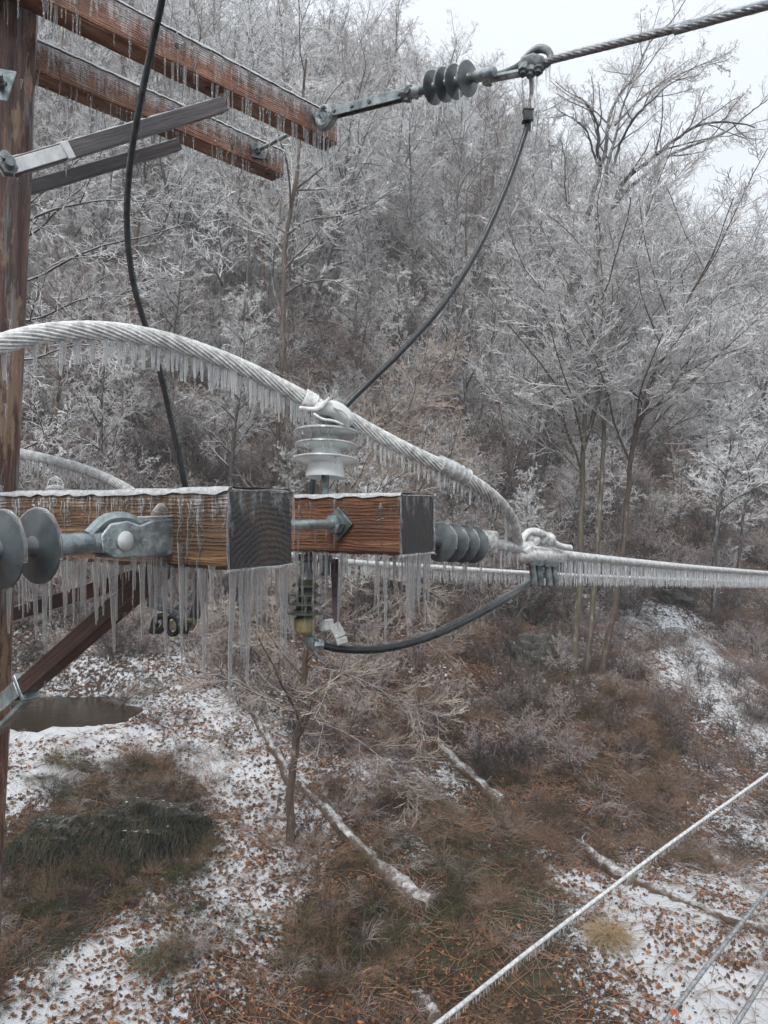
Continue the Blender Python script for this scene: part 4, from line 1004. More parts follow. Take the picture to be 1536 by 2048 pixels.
# screw holes in the upper arms and the bolt head on the near arm
for a_, xs in ((A_UN, (-.78, -1.22)), (A_UF, (-.72, -.1))):
    for x in xs:
        mb = MB(); z = -.05 if x < -.2 else -.075; mb.lathe([(0, .009), (.004, .009), (.0045, .004)], (x, .0005, z), (0, -1, 0), 12); build('bolt_hole', mb, M_BLACK, a_, local=True)
for a_, x in ((A_UN, -.06), (A_UF, -.06), (A_UN, -.62), (A_UF, -.55)):
    mb = MB(); mb.lathe([(0, .010), (.003, .010), (.0035, .005)], (x, .045, -.1175), (0, 0, -1), 12); build('bolt_hole', mb, M_BLACK, a_, local=True)
mb = MB(); mb.lathe([(0, .018), (.012, .02), (.018, .012), (.02, .003)], (-.545, .05, .0), (0, 0, 1), 10); mb.tube([(-.565, .05, .012), (-.56, .05, .028), (-.545, .05, .034), (-.53, .05, .028), (-.525, .05, .012)], .006, 8)
build('iced_bolt_head', mb, M_ICE, A_LN, local=True)

# ------------------------------------------------------------------ braces
def brace(label, a, b_, wd, th, m, strap=None, icn=0):
    root = thing('crossarm_brace', label, 'brace', tuple(b_)); mb = MB(); mb.bar(a, b_, wd, th)
    # grain runs along the board: build it in its own frame
    a = Vector(a); b_ = Vector(b_); d = (b_ - a); L = d.length; d.normalize(); sd = d.cross(Vector((0, 0, 1))).normalized(); u = sd.cross(d)
    mb = MB(); mb.box((L / 2, 0, 0), (L / 2, 0, 0), (0, th / 2, 0), (0, 0, wd / 2))
    o = build('board', mb, m, None, local=True, bevel=.002); M3 = Matrix((d, -sd, u)).transposed().to_4x4(); M3.translation = a - root.location
    o.parent = root; o.matrix_local = M3
    # rime on its upper edge
    mb = MB(); pts = [a + d * (L * i / 40) + u * (wd / 2) for i in range(41)]; mb.tube(pts, [th * .16 * rng.uniform(.5, 1.2) for _ in pts], 6); build('edge_rime', mb, M_RIME, root)
    if strap: strap(root, a, b_, d, u, sd)
    its = []
    for _ in range(icn):
        t = rng.random(); its.append((a + (b_ - a) * t - u * wd / 2 - root.location, rng.uniform(.015, .06), .0028))
    hang(root, its)
    return root
def strapA(root, a, b_, d, u, sd):
    mb = MB(); q = b_ - d * .18; mb.bar(q - sd * .024, b_ + d * .06 - sd * .024, .040, .005); mb.box(q - sd * .012, d * .014, sd * .018, u * .026)
    build('end_strap', mb, M_STRAP, root, bevel=.002)
    bolt(b_ - sd * .01 + d * .02, (.3, -1, .12), .075, .013, parent=root)
    mb = MB(); pp = [a + u * .02, a + d * -.012 + u * .035, a - d * .035 + u * .02, a - d * .02 - u * .012, a + d * .02 - u * .01]
    mb.tube(catmull(pp, 4), .004, 6); build('iced_clip', mb, M_ICE, root)
brace('upper grey wooden brace with a pale steel end strap bolted to the pole', P(446, 210, 2.80), P(28, 335, 2.24), .050, .04, M_BRACE_G, strapA, 3)
brace('plain grey wooden brace behind the strapped one, under the far upper crossarm', P(356, 290, 3.08), P(20, 388, 2.62), .044, .038, M_BRACE_G, None, 4)
def strapL(root, a, b_, d, u, sd):
    mb = MB(); q = b_ - d * .03; mb.bar(q - sd * .026, b_ + d * .12 - sd * .026, .040, .005); mb.box(q + d * -.0, d * .006, sd * .024, u * .036)
    mb.bar(q + d * .01 - u * .03, b_ + d * .2 - u * .045, .012, .03)
    build('end_strap', mb, M_GALV, root, bevel=.002)
brace('dark red-brown wooden brace running up to the nearest lower crossarm', P(352, 1112, 1.60), P(40, 1384, 1.86), .041, .045, M_BRACE_R, strapL, 5)
brace('dark brace half hidden behind the icicles, under the farther lower crossarm', P(395, 1118, 2.3), P(20, 1232, 2.9), .05, .04, M_BRACE_R, None, 3)

# ------------------------------------------------------------------ insulators on the arms
def shed_profile(t, R0, r0, k=.010):
    return [(t - k, r0), (t - .002, R0 * .93), (t + .0005, R0), (t + .003, R0 * .985), (t + k * .9, r0 * 1.25), (t + k * 1.5, r0)]
def string(label, o, d, sheds, R0, r0, t0, t1, ends, icn=2, name='strain_insulator'):
    """polymer dead-end insulator: sheds at distances along d"""
    d = Vector(d).normalized(); o = Vector(o); root = thing(name, label, 'insulator', tuple(o))
    mb = MB(); prof = [(t0, r0 * .9)]
    for t in sheds: prof += shed_profile(t, R0, r0)
    prof.append((t1, r0 * .9)); mb.lathe(prof, o, d, 40); build('shed_housing', mb, M_SHED, root)
    mb = MB()
    for a, b_ in ends:
        mb.lathe([(a, r0 * 1.0), (a + .004, r0 * 1.25), ((a + b_) / 2, r0 * 1.32), (b_ - .004, r0 * 1.2), (b_, r0 * .95)], o, d, 14)
    build('end_fitting', mb, M_GALV, root)
    # rime on the upper rims
    e1 = d.cross(Vector((0, 0, 1))).normalized(); e2 = e1.cross(d); mb = MB()
    for t in sheds:
        pts = [o + d * t + (e1 * math.cos(a) + e2 * math.sin(a)) * R0 for a in np.linspace(-.3, PI + .3, 26)]
        mb.tube(pts, [.0028 * rng.uniform(.6, 1.5) for _ in pts], 6)
    build('rim_glaze', mb, M_ICE, root); its = []
    for t in sheds:
        for _ in range(icn): 
            a = rng.gauss(0, .35); q = o + d * t - e2 * (R0 * math.cos(a)) + e1 * (R0 * math.sin(a)); its.append((q - root.location, rng.uniform(.04, .095), .0044))
    hang(root, its)
    return root
def param(px, o, d):
    k = (px - CX) / F; return (k * o[1] - o[0]) / (d[0] - k * d[1])
# -- upper dead end
uo = Vector((-.283, 3.116, 1.63)); ue = P(1075, 122, 2.40); ud = (ue - uo).normalized()
tt = lambda px: param(px, uo, ud)
string('four-shed grey insulator in the upper right dead-end string', uo, ud, [tt(866), tt(889), tt(910), tt(935)], .057, .016, tt(838), tt(955),
       [(tt(806), tt(842)), (tt(950), tt(990))], 3)
e1 = ud.cross(Vector((0, 0, 1))).normalized(); e2 = e1.cross(ud)
root = thing('eye_bolt', 'iced eye bolt and clevis at the end of the longer upper crossarm', 'eye bolt', tuple(uo))
mb = MB(); q = uo + ud * .02; mb.lathe([(-.09, .012), (.02, .013)], q, (.735, -.68, 0), 12); mb.lathe([(-.012, .030), (-.004, .03)], q, (.735, -.68, 0), 4)
ring = [q + Vector((.735, -.68, 0)) * .03 + ud * (.028 * math.cos(a)) + e2 * (.03 * math.sin(a)) for a in np.linspace(0, 2 * PI, 22)]
mb.tube(ring, .010, 8); build('eye', mb, M_GALV, root)
mb = MB(); cp = [uo + ud * t + e2 * s for t, s in ((.02, -.012), (.04, -.038), (.075, -.045), (.105, -.02), (.125, .012))]
mb.tube(catmull(cp, 4), .018, 8); build('hook', mb, M_GALV, root)
hang(root, [(uo + ud * t - e2 * .04 - root.location, rng.uniform(.04, .11), .0045) for t in (.0, .02, .035, .06, .08)])
root = thing('extension_link', 'long flat galvanised link bar between the eye bolt and the upper insulator', 'link', tuple(uo + ud * .1))
mb = MB(); a, b_ = tt(668), tt(812)
for s in (-1, 1): mb.bar(uo + ud * a + e1 * s * .014, uo + ud * b_ + e1 * s * .014, .036, .005)
mb.bar(uo + ud * a + e2 * .018, uo + ud * b_ + e2 * .016, .006, .032); 
build('bar', mb, M_GALV, root, bevel=.0015)
mb = MB()
for t in (a + .02, a + .12, (a + b_) / 2 + .02, b_ - .02): mb.lathe([(-.022, .006), (-.0225, .008), (.022, .008), (.0225, .006)], uo + ud * t, e1, 8)
build('rivet', mb, M_GALVD, root)
mb = MB(); mb.lathe([(-.026, .016), (.026, .016)], uo + ud * (b_ + .012), e2, 8); mb.lathe([(-.03, .012), (.03, .012)], uo + ud * (b_ + .03), e1, 8); mb.lathe([(-.02, .024), (.03, .021)], uo + ud * (b_ + .01), ud, 8)
build('pin_joint', mb, M_GALVD, root)
hang(root, [(uo + ud * t - e2 * .022 - root.location, rng.uniform(.015, .05), .003) for t in (b_ - .01, b_ + .01, b_ + .03, b_ - .06)])
root = thing('wedge_clamp', 'dark dead-end clamp with a looped bail holding the upper right conductor', 'clamp', tuple(ue))
mb = MB()
bl = [P(985, 152, 2.58), P(1015, 143, 2.52), P(1042, 128, 2.46), P(1062, 108, 2.42), P(1080, 99, 2.39), P(1097, 104, 2.37), P(1101, 118, 2.36), P(1090, 132, 2.37)]
mb.tube(catmull(bl, 5), .011, 10); build('bail', mb, M_GALVD, root)
mb = MB(); mb.tube(catmull([P(972, 160, 2.60), P(1000, 154, 2.54), P(1030, 148, 2.47), P(1052, 144, 2.42)], 3), .014, 8); mb.lathe([(-.028, .018), (.028, .018)], P(977, 152, 2.58), e2, 8)
build('lower_link', mb, M_GALV, root)
mb = MB(); mb.tube([P(1042, 137, 2.42), P(1052, 130, 2.40), P(1066, 127, 2.39), P(1082, 130, 2.37), P(1092, 128, 2.37)], [.014, .026, .030, .026, .012], 12)
for px_, py_ in ((1048, 137), (1062, 140), (1078, 134)):
    mb.lathe([(-.03, .010), (.0, .017), (.02, .017), (.022, .010), (.036, .010)], P(px_, py_, 2.37), (-.25, -.55, -1), 8)
build('body', mb, M_GALVD, root)
mb = MB(); mb.tube(catmull([q + Vector((0, 0, .012)) for q in bl[2:]], 4), .006, 8); build('glaze', mb, M_ICE, root)
hang(root, [(P(px_, py_, 2.37) - root.location, l, .0026) for px_, py_, l in ((1100, 130, .09), (1092, 138, .06), (1074, 150, .11), (1050, 158, .02), (1046, 160, .015))])

# -- lower near string (comes towards the camera, leaves the frame at the left)
lo = Vector((-.393, 1.346, -.048)); ld = Vector((-.53, -.848, -.03)).normalized(); tl = lambda px: param(px, lo, ld)
string('large dark grey disc insulator leaving the left edge in front of the nearest crossarm', lo, ld, [tl(76), tl(5), tl(-90), tl(-220)], .0575, .0135, tl(118), tl(-330), [(tl(185), tl(112))], 3)
e1 = ld.cross(Vector((0, 0, 1))).normalized(); e2 = e1.cross(ld)
root = thing('clevis', 'iced galvanised clevis fixing the left insulator to the nearest crossarm', 'clevis', tuple(lo))
mb = MB(); 
out = [(-.005, .026), (.030, .029), (.058, .029), (.072, .027), (.074, .018), (.066, .010), (.066, -.012), (.0, -.022), (-.005, -.018)]
mb2 = MB()
for s in (-1, 1): mb2.prism([lo + ld * (t - .004) + e2 * z + e1 * (s * .018 - .003) for t, z in [(-.022, .034), (.05, .031), (.075, .024), (.10, .033), (.135, .030), (.152, .012), (.150, -.016), (.13, -.028), (.075, -.030), (.03, -.033), (-.022, -.033)]], e1 * .006)
mb2.prism([lo + e1 * (.024 * math.cos(a)) - ld * .026 + e2 * (.033 * q_) for a, q_ in ((0, 1), (0, -1), (PI, -1), (PI, 1))], -ld * .006)
build('shackle', mb2, M_GALV, root, bevel=.003)
mb = MB(); mb.lathe([(-.030, .005), (-.028, .012), (-.024, .0165), (-.02, .0135), (.02, .0135), (.024, .0165), (.028, .012), (.030, .005)], lo + ld * .105, e1, 18); build('pin', mb, M_STRAP, root)
mb = MB(); mb.tube([lo + ld * t for t in (.085, .105, .13, .155, .18, .20, .225)], [.016, .018, .019, .017, .016, .018, .019], 14)
mb.tube(catmull([lo + ld * .05 + e2 * .020, lo + ld * .08 + e2 * .036, lo + ld * .125 + e2 * .036, lo + ld * .16 + e2 * .012], 4), .010, 8)
build('tongue', mb, M_GALV, root)
mb = MB(); mb.prism([lo + ld * t + e2 * .028 + e1 * s for t, s in ((-.02, .026), (.045, .024), (.05, -.02), (-.02, -.024))], e2 * .010); mb.tube([lo + ld * -.012 + e2 * .034, lo + ld * .01 + e2 * .046, lo + ld * .025 + e2 * .040], [.006, .016, .006], 10)
build('ice_cap', mb, M_ICE, root, bevel=.003)
hang(root, [(lo + ld * t - e2 * .024 + e1 * rng.uniform(-.018, .018) - root.location, rng.uniform(.02, .15), rng.uniform(.004, .0065)) for t in (-.005, .004, .01, .018, .03, .045, .06, .08, .1, .12, .135, .15, .16, .175, .185)])

# -- lower far string and its clamp
fo = Vector((.022, 1.954, -.075)); fe = P(1090, 1100, 2.66); fd = (fe - fo).normalized(); tf = lambda px: param(px, fo, fd)
string('four-shed dark insulator behind the tar-black crossarm end', fo, fd, [tf(880), tf(903), tf(925), tf(945)], .056, .016, tf(830), tf(958), [(tf(955), tf(972)), (tf(800), tf(835))], 2)
e1 = fd.cross(Vector((0, 0, 1))).normalized(); e2 = e1.cross(fd)
root = thing('bolted_clamp', 'ice-caked bolted dead-end clamp with four bolts hanging below, right of the lower crossarms', 'clamp', tuple(fe))
mb = MB(); mb.tube(catmull([P(968, 1082, 2.36), P(985, 1087, 2.40), P(1005, 1090, 2.45), P(1030, 1093, 2.52), P(1060, 1096, 2.6)], 4), [.022, .021, .020, .020, .021, .022, .020, .018, .018, .019, .020, .020, .021, .022, .024, .026, .026][:17], 12)
mb.lathe([(-.035, .016), (-.03, .02), (.03, .02), (.035, .014)], P(985, 1084, 2.40), e2, 10); mb.lathe([(-.012, .034), (0, .037), (.012, .034)], P(975, 1083, 2.38), fd, 14)
build('iced_socket', mb, M_STRANDW, root)
mb = MB(); c0, c1 = P(1040, 1108, 2.55), P(1120, 1112, 2.75)
ax = (c1 - c0).normalized(); s_ = ax.cross(Vector((0, 0, 1))).normalized(); u_ = s_.cross(ax)
mb.tube([c0 - ax * .02, c0, c0 + ax * .04, c1 - ax * .05, c1, c1 + ax * .05], [.012, .030, .034, .034, .026, .014], 12)
mb.prism([c0 + ax * t + u_ * z - s_ * .03 for t, z in ((-.02, .012), (.02, .032), (.16, .026), (.23, .02), (.235, .008), (.12, -.0), (0, -.004))], s_ * .06)
build('body', mb, M_STRANDW, root, bevel=.006)
for k, px_ in enumerate((1055, 1068, 1086, 1098)):   # bulbs of ice over the nuts, bolts below
    q = P(px_, 1078 + (k % 2) * 3 + 2, 2.60 + .015 * k); m2 = MB(); m2.lathe([(-.022, .012), (-.012, .022), (0, .025), (.012, .020), (.02, .010), (.023, .002)], q + Vector((0, 0, .01)), (0, 0, 1), 12); build('iced_nut', m2, M_STRANDW, root)
    q = P(px_ + 8, 1120 + k, 2.58 + .015 * k); m2 = MB(); m2.lathe([(0, .020), (.018, .020), (.018, .013), (.03, .012), (.085, .0125), (.088, .008)], q, (.12, 0, -1), 10); build('bolt', m2, M_GALVD, root)
m2 = MB(); m2.tube(catmull([P(1040, 1090, 2.55), P(1048, 1072, 2.56), P(1062, 1062, 2.58), P(1082, 1066, 2.6), P(1100, 1080, 2.64), P(1120, 1092, 2.68), P(1140, 1096, 2.72)], 4), .012, 10); build('bail', m2, M_STRANDW, root)
its = []
for _ in range(34):
    px_ = rng.uniform(985, 1130); its.append((P(px_, 1100 + (px_ - 985) * .10, 2.4 + (px_ - 985) / 145 * .35) - root.location, rng.uniform(.02, .065), .0035))
for px_ in (1096, 1100, 1104): its.append((P(px_, 1150, 2.63) - root.location, rng.uniform(.02, .04), .004))
hang(root, its, True)

# -- pin insulator on the far lower arm
pi_y = 1.95; po = P(649, 995, pi_y); s1 = pi_y / F
axis = Vector((.03, .10, 1)).normalized()
root = thing('pin_insulator', 'pale grey three-shed pin insulator carrying the thick iced cable', 'insulator', tuple(po))
def ph(py): return (995 - py) * s1
mb = MB()
def r_(px): return px * s1
prof = [(ph(938), r_(8)), (ph(938), r_(30)), (ph(952), r_(36)), (ph(955), r_(39)), (ph(953), r_(40)), (ph(930), r_(36)), (ph(927), r_(37)), (ph(922), r_(62)), (ph(919), r_(65)), (ph(916), r_(64)), (ph(911), r_(34)), (ph(909), r_(31)),
        (ph(900), r_(30)), (ph(897), r_(32)), (ph(893), r_(59)), (ph(890), r_(62)), (ph(887), r_(61)), (ph(883), r_(28)), (ph(872), r_(25)), (ph(870), r_(40)), (ph(868), r_(62)), (ph(865), r_(66)), (ph(861), r_(65)), (ph(856), r_(42)), (ph(852), r_(34)),
        (ph(838), r_(28)), (ph(832), r_(29)), (ph(824), r_(31)), (ph(816), r_(27)), (ph(811), r_(16)), (ph(809), r_(3))]
mb.lathe(prof, po, axis, 56); build('porcelain_body', mb, M_PORC, root)
mb = MB(); mb.lathe([(-.005, r_(8)), (ph(938), r_(8))], po, axis, 12); mb.lathe([(-.002, r_(14)), (.006, r_(14))], po, axis, 6); build('steel_pin', mb, M_GALVD, root)
mb = MB(); hd = catmull([P(628, 822, 1.90), P(645, 816, 1.885), P(668, 818, 1.89), P(688, 832, 1.90), P(697, 848, 1.91)], 4)
mb.tube(hd, [r_(q) for q in np.interp(np.linspace(0, 1, len(hd)), [0, .2, .5, .8, 1], [7, 13, 17, 17, 12])], 14); build('top_clamp_cover', mb, M_PORC, root)
mb = MB(); mb.tube(catmull([P(600, 816, 1.88), P(622, 818, 1.87), P(640, 816, 1.86), P(650, 806, 1.86), P(660, 796, 1.86)], 5), .0055, 8)
mb.tube(catmull([P(628, 828, 1.86), P(645, 838, 1.85), P(668, 842, 1.85), P(686, 850, 1.86)], 5), .0035, 8)
mb.tube(catmull([P(668, 815, 1.87), P(688, 823, 1.85), P(700, 838, 1.85), P(698, 852, 1.86)], 5), .0035, 8); build('tie_wire', mb, M_STRANDW, root)
e1_ = axis.cross(Vector((0, 1, 0))).normalized(); e2_ = axis.cross(e1_); mb = MB(); its = []
for py_, rr_ in ((865, 66), (890, 62), (919, 65)):
    pts = [po + axis * ph(py_) + (e1_ * math.cos(a) + e2_ * math.sin(a)) * r_(rr_) for a in np.linspace(0, 2 * PI, 50)]
    mb.tube(pts, [.0028 * rng.uniform(.7, 1.3) for _ in pts], 6)
    for _ in range(16): q = rng.choice(pts); its.append((q - root.location, rng.uniform(.012, .035), .0026))
build('rim_glaze', mb, M_ICE, root); hang(root, its)

# ------------------------------------------------------------------ bolts between paired arms
def spacer(label, a, b_, wp, wr, r=.0095, diamond=False):
    a = Vector(a); b_ = Vector(b_); d = (b_ - a).normalized(); root = thing('spacer_bolt', label, 'bolt', tuple(b_))
    mb = MB(); L = (b_ - a).length; n = int(L / .006); mb.lathe([(L * i / n, r * (1 if i % 2 else .88)) for i in range(n + 1)], a, d, 12); build('threaded_rod', mb, M_GALV, root)
    e1 = d.cross(Vector((0, 0, 1))).normalized(); e2 = e1.cross(d); q = Vector(wp); ro = PI / 4 if diamond else .15
    f1 = e1 * math.cos(ro) + e2 * math.sin(ro); f2 = -e1 * math.sin(ro) + e2 * math.cos(ro)
    mb = MB(); mb.box(q, f1 * wr, f2 * wr, d * .004); build('square_washer', mb, M_GALVD, root, bevel=.0015)
    mb = MB(); mb.lathe([(-.03, r * 1.2), (-.028, r * 1.9), (-.006, r * 1.9)], q, d, 6); build('nut', mb, M_GALV, root)
    its = [(a + (b_ - a) * rng.random() - Vector((0, 0, r)) - root.location, rng.uniform(.015, .05), .003) for _ in range(12)]
    hang(root, its); return root
# upper pair: from the back of the near arm to the face of the far arm
uN = Vector((-.735, .68, 0)); q1 = Vector((-.469, 3.506, 0)) + Vector((.68, .735, 0)) * -.16 + Vector((0, 0, 1.62)); spacer('short spacer bolt between the ends of the two upper crossarms', q1 - uN * .31, q1 + uN * .01, q1 - uN * .005, .032)
lN = Vector((.53, .848, 0)); q2 = Vector((.037, 1.75, 0)) + Vector((.848, -.53, 0)) * -.172 + Vector((0, 0, -.034)); spacer('thick spacer bolt with a diamond washer between the two lower crossarms', q2 - lN * .42, q2 + lN * .01, q2 - lN * .005, .030, .0125, True)

# ------------------------------------------------------------------ cables
def strands(n, depth, pitch):
    def f(a, s):
        ph = (a * n / 2 - s * 2 * PI / pitch * n / 2)
        return 1 - depth + depth * abs(math.cos(ph)) ** .8
    return f
def cable(name, label, cat, pts, rad, m, sides=48, step=.006, ns=14, depth=.10, pitch=.30, ic=None, group=None, extra=None):
    """stranded cable: ridges that wind round it are real relief. rad: radius at each control point"""
    cr = catmull(pts, 16); d = [0]
    for a, b_ in zip(cr, cr[1:]): d.append(d[-1] + (b_ - a).length)
    rc = np.interp(np.linspace(0, 1, len(cr)), np.linspace(0, 1, len(rad)), rad)
    path = resample(cr, step); s = np.arange(len(path)) * step; rp = np.interp(s, d, rc)
    root = thing(name, label, cat, tuple(path[0]), 0, group); mb = MB(); print(name, len(path) * sides)
    mb.tube(path, [r * rng.uniform(.985, 1.015) for r in rp], sides, mod=strands(ns, depth, pitch) if ns else None)
    build('strands' if ns else 'core', mb, m, root)
    if ic:
        its = []
        for a, b_, cnt, l0, l1, rr, fr in ic:     # by fraction of the length
            for k in range(cnt):
                t = a + (b_ - a) * (k + rng.uniform(-.3, .9)) / cnt; i = min(len(path) - 1, max(0, int(t * (len(path) - 1))))
                its.append((path[i] - Vector((rng.gauss(0, .15) * rp[i], rng.gauss(0, .15) * rp[i], rp[i] * .93)) - root.location, l0 + (l1 - l0) * rng.random(), rr * rng.uniform(.7, 1.2)))
        hang(root, its, fringe=ic[0][6])
    if extra: extra(root, path, rp)
    return root
def sheath(off=(.006, 0, -.004), k=1.35, w_=.35):
    def f(root, path, rp):
        pp = path[::4]; rr = rp[::4]; mb = MB(); o = Vector(off)
        mb.tube([p + o * rng.uniform(.6, 1.4) for p in pp], [r * k * rng.uniform(.90, 1.12) for r in rr], 16); build('ice_sheath', mb, M_SHEATH, root)
    return f
# thick iced cable over the pin insulator
CP = [P(-260, 790, 1.36), P(-90, 722, 1.44), P(0, 688, 1.50), P(90, 666, 1.56), P(200, 661, 1.63), P(300, 674, 1.70), P(400, 702, 1.77), P(500, 742, 1.84), P(600, 792, 1.90), P(650, 814, 1.92), P(700, 838, 1.94), P(760, 872, 1.98), P(830, 908, 2.04), P(905, 943, 2.12), P(960, 975, 2.2), P(1000, 1010, 2.3), P(1022, 1045, 2.42), P(1032, 1085, 2.52)]
CR_ = [.0205] * 8 + [.0195, .014, .0185, .019, .0195, .0205, .0215, .0225, .024, .025]
def ext(pts, a=None, b_=None):
    pts = [Vector(p) for p in pts]
    if a: pts.insert(0, pts[0] + (pts[0] - pts[1]).normalized() * a)
    if b_: pts.append(pts[-1] + (pts[-1] - pts[-2]).normalized() * b_)
    return pts
def big_extra(root, path, rp):
    mb = MB()   # tie wraps before the insulator and the sleeve beyond it
    for k in range(7):
        i = min(range(len(path)), key=lambda j: abs(CX + F * path[j].x / path[j].y - (608 + k * 3.6))); t = (path[i + 1] - path[i]).normalized(); u = t.cross(Vector((0, 1, 0))).normalized(); v = t.cross(u)
        mb.tube([path[i] + (u * math.cos(a) + v * math.sin(a)) * (rp[i] * 1.12) for a in np.linspace(0, 2 * PI, 20)], .0042, 6)
    build('tie_wraps', mb, M_STRANDW, root)
    i0 = min(range(len(path)), key=lambda j: abs(CX + F * path[j].x / path[j].y - 878)); i1 = min(range(len(path)), key=lambda j: abs(CX + F * path[j].x / path[j].y - 934))
    mb = MB(); sl = path[i0:i1]; mb.tube([p + Vector((0, 0, .004)) for p in sl], [.025 * rng.uniform(.93, 1.07) for _ in sl], 14); build('iced_sleeve', mb, M_RIME, root)
cable('jumper_cable', 'thick white ice-coated stranded cable arching over the pale insulator to the clamp', 'cable', CP, CR_, M_STRANDW, 112, .005, 14, .26, .36,
      [(.19, .54, 66, .03, .060, .0046, 2), (.0, .2, 12, .05, .08, .006, False), (.3, .52, 22, .04, .078, .0048, False), (.56, .78, 40, .025, .055, .0038, False), (.80, .92, 8, .02, .04, .003, False), (.9, .905, 2, .08, .14, .0032, False)], extra=big_extra)
cable('jumper_cable', 'smaller iced cable curving down behind the nearest lower crossarm beside the pole', 'cable',
      [P(-60, 900, 3.0), P(30, 905, 3.0), P(90, 917, 2.95), P(160, 936, 2.9), P(220, 960, 2.87), P(270, 990, 2.85), P(300, 1030, 2.85)], [.0195] * 7, M_STRANDW, 84, .007, 14, .26, .36, [(.12, .75, 46, .03, .065, .0045, 2)])
# conductors to the right
cable('line_conductor', 'stranded conductor rising from the upper clamp to the top right corner', 'cable',
      ext([P(1088, 125, 2.37), P(1130, 113, 2.32), P(1250, 83, 2.2), P(1400, 45, 2.06), P(1536, 10, 1.95), P(1700, -35, 1.84)], None, 5), [.010, .0118, .0118, .0118, .012, .012, .012], M_STRAND, 56, .005, 7, .22, .16, extra=sheath((0, 0, .002), 1.12))
cable('line_conductor', 'iced conductor with a dense icicle fringe running right from the bolted clamp', 'cable',
      [P(1085, 1104, 2.66), P(1145, 1112, 2.8), P(1210, 1119, 3.05), P(1300, 1128, 3.45), P(1400, 1137, 4.05), P(1536, 1147, 5.3), P(1640, 1153, 6.8)], [.016, .0175, .0175, .0175, .0175, .018, .02], M_STRANDW, 60, .007, 9, .22, .16,
      [(.02, 1.0, 560, .060, .085, .0036, True)], extra=lambda root, path, rp: None)
cable('line_conductor', 'farther iced conductor with an icicle fringe passing behind the lower crossarms', 'cable',
      [P(420, 1092, 3.2), P(560, 1108, 3.7), P(700, 1124, 4.3), P(860, 1134, 4.9), P(1040, 1145, 5.8), P(1200, 1153, 6.9), P(1400, 1160, 9), P(1560, 1165, 12)], [.018] * 8, M_STRANDW, 24, .02, 10, .1, .22,
      [(.08, 1.0, 620, .055, .085, .0042, True)])
# black covered jumpers
cable('tap_cable', 'black cable with a clear ice sheath hanging from the top edge past the upper crossarms', 'cable',
      [P(345, -140, 1.42), P(324, 0, 1.48), P(300, 110, 1.53), P(272, 250, 1.58), P(258, 350, 1.62), P(254, 450, 1.66), P(264, 550, 1.70), P(284, 630, 1.74), P(314, 720, 1.79), P(344, 850, 1.84), P(371, 975, 1.88), P(392, 1080, 1.92), P(404, 1160, 1.95), P(398, 1215, 1.96)],
      [.0070] * 10 + [.0076, .0085, .010, .011], M_BLACK, 12, .012, 0, extra=sheath((.0035, 0, 0), 1.30))
cable('tap_cable', 'black iced cable sweeping down from the upper clamp to behind the pale insulator', 'cable',
      [P(1057, 240, 2.40), P(1046, 280, 2.40), P(1010, 380, 2.38), P(955, 500, 2.34), P(885, 610, 2.28), P(800, 705, 2.22), P(735, 768, 2.18), P(685, 820, 2.15), P(650, 880, 2.12), P(628, 950, 2.1), P(620, 1040, 2.08), P(618, 1120, 2.06)],
      [.0088] * 12, M_BLACK, 12, .012, 0, ic=[(.03, .6, 40, .006, .016, .0026, 2)], extra=sheath((.002, 0, .003), 1.2))
cable('tap_cable', 'black iced cable looping from the lower arrester up to the bolted clamp', 'cable',
      [P(628, 1282, 2.02), P(655, 1293, 2.02), P(700, 1299, 2.03), P(760, 1298, 2.06), P(820, 1286, 2.12), P(880, 1266, 2.2), P(950, 1232, 2.3), P(1010, 1198, 2.42), P(1060, 1167, 2.62), P(1095, 1146, 2.72), P(1135, 1122, 2.82)],
      [.0095] + [.0108] * 9 + [.0095], M_BLACK, 14, .01, 0, ic=[(.05, .5, 26, .015, .04, .0028, False), (.5, .95, 8, .01, .05, .003, False)], extra=sheath((0, 0, .004), 1.12))
# tap connector under the upper clamp
root = thing('tap_connector', 'small black compression connector under the upper clamp', 'connector', tuple(P(1056, 232, 2.4)))
mb = MB(); mb.tube(catmull([P(1061, 150, 2.38), P(1063, 180, 2.39), P(1060, 210, 2.40), P(1057, 245, 2.40)], 4), .0065, 8); mb.tube([P(1062, 245, 2.41), P(1061, 262, 2.41)], .006, 8); build('tail_wire', mb, M_STRAND, root)
mb = MB(); mb.box(P(1056, 232, 2.395), (.014, 0, 0), (0, .014, 0), (-.0015, 0, .021)); mb.box(P(1056, 222, 2.395), (.017, 0, 0), (0, .016, 0), (0, 0, .003)); mb.box(P(1055, 243, 2.395), (.017, 0, 0), (0, .016, 0), (0, 0, .003)); build('sleeve', mb, M_BLACK, root, bevel=.003)
mb = MB(); mb.tube(catmull([P(1064, 150, 2.375), P(1066, 185, 2.385), P(1066, 225, 2.385), P(1064, 262, 2.39)], 4), [.005 * rng.uniform(.7, 1.4) for _ in range(13)], 8); build('ice_sheath', mb, M_ICE, root)
hang(root, [(P(1062, 262, 2.4) - root.location, .03, .004)])

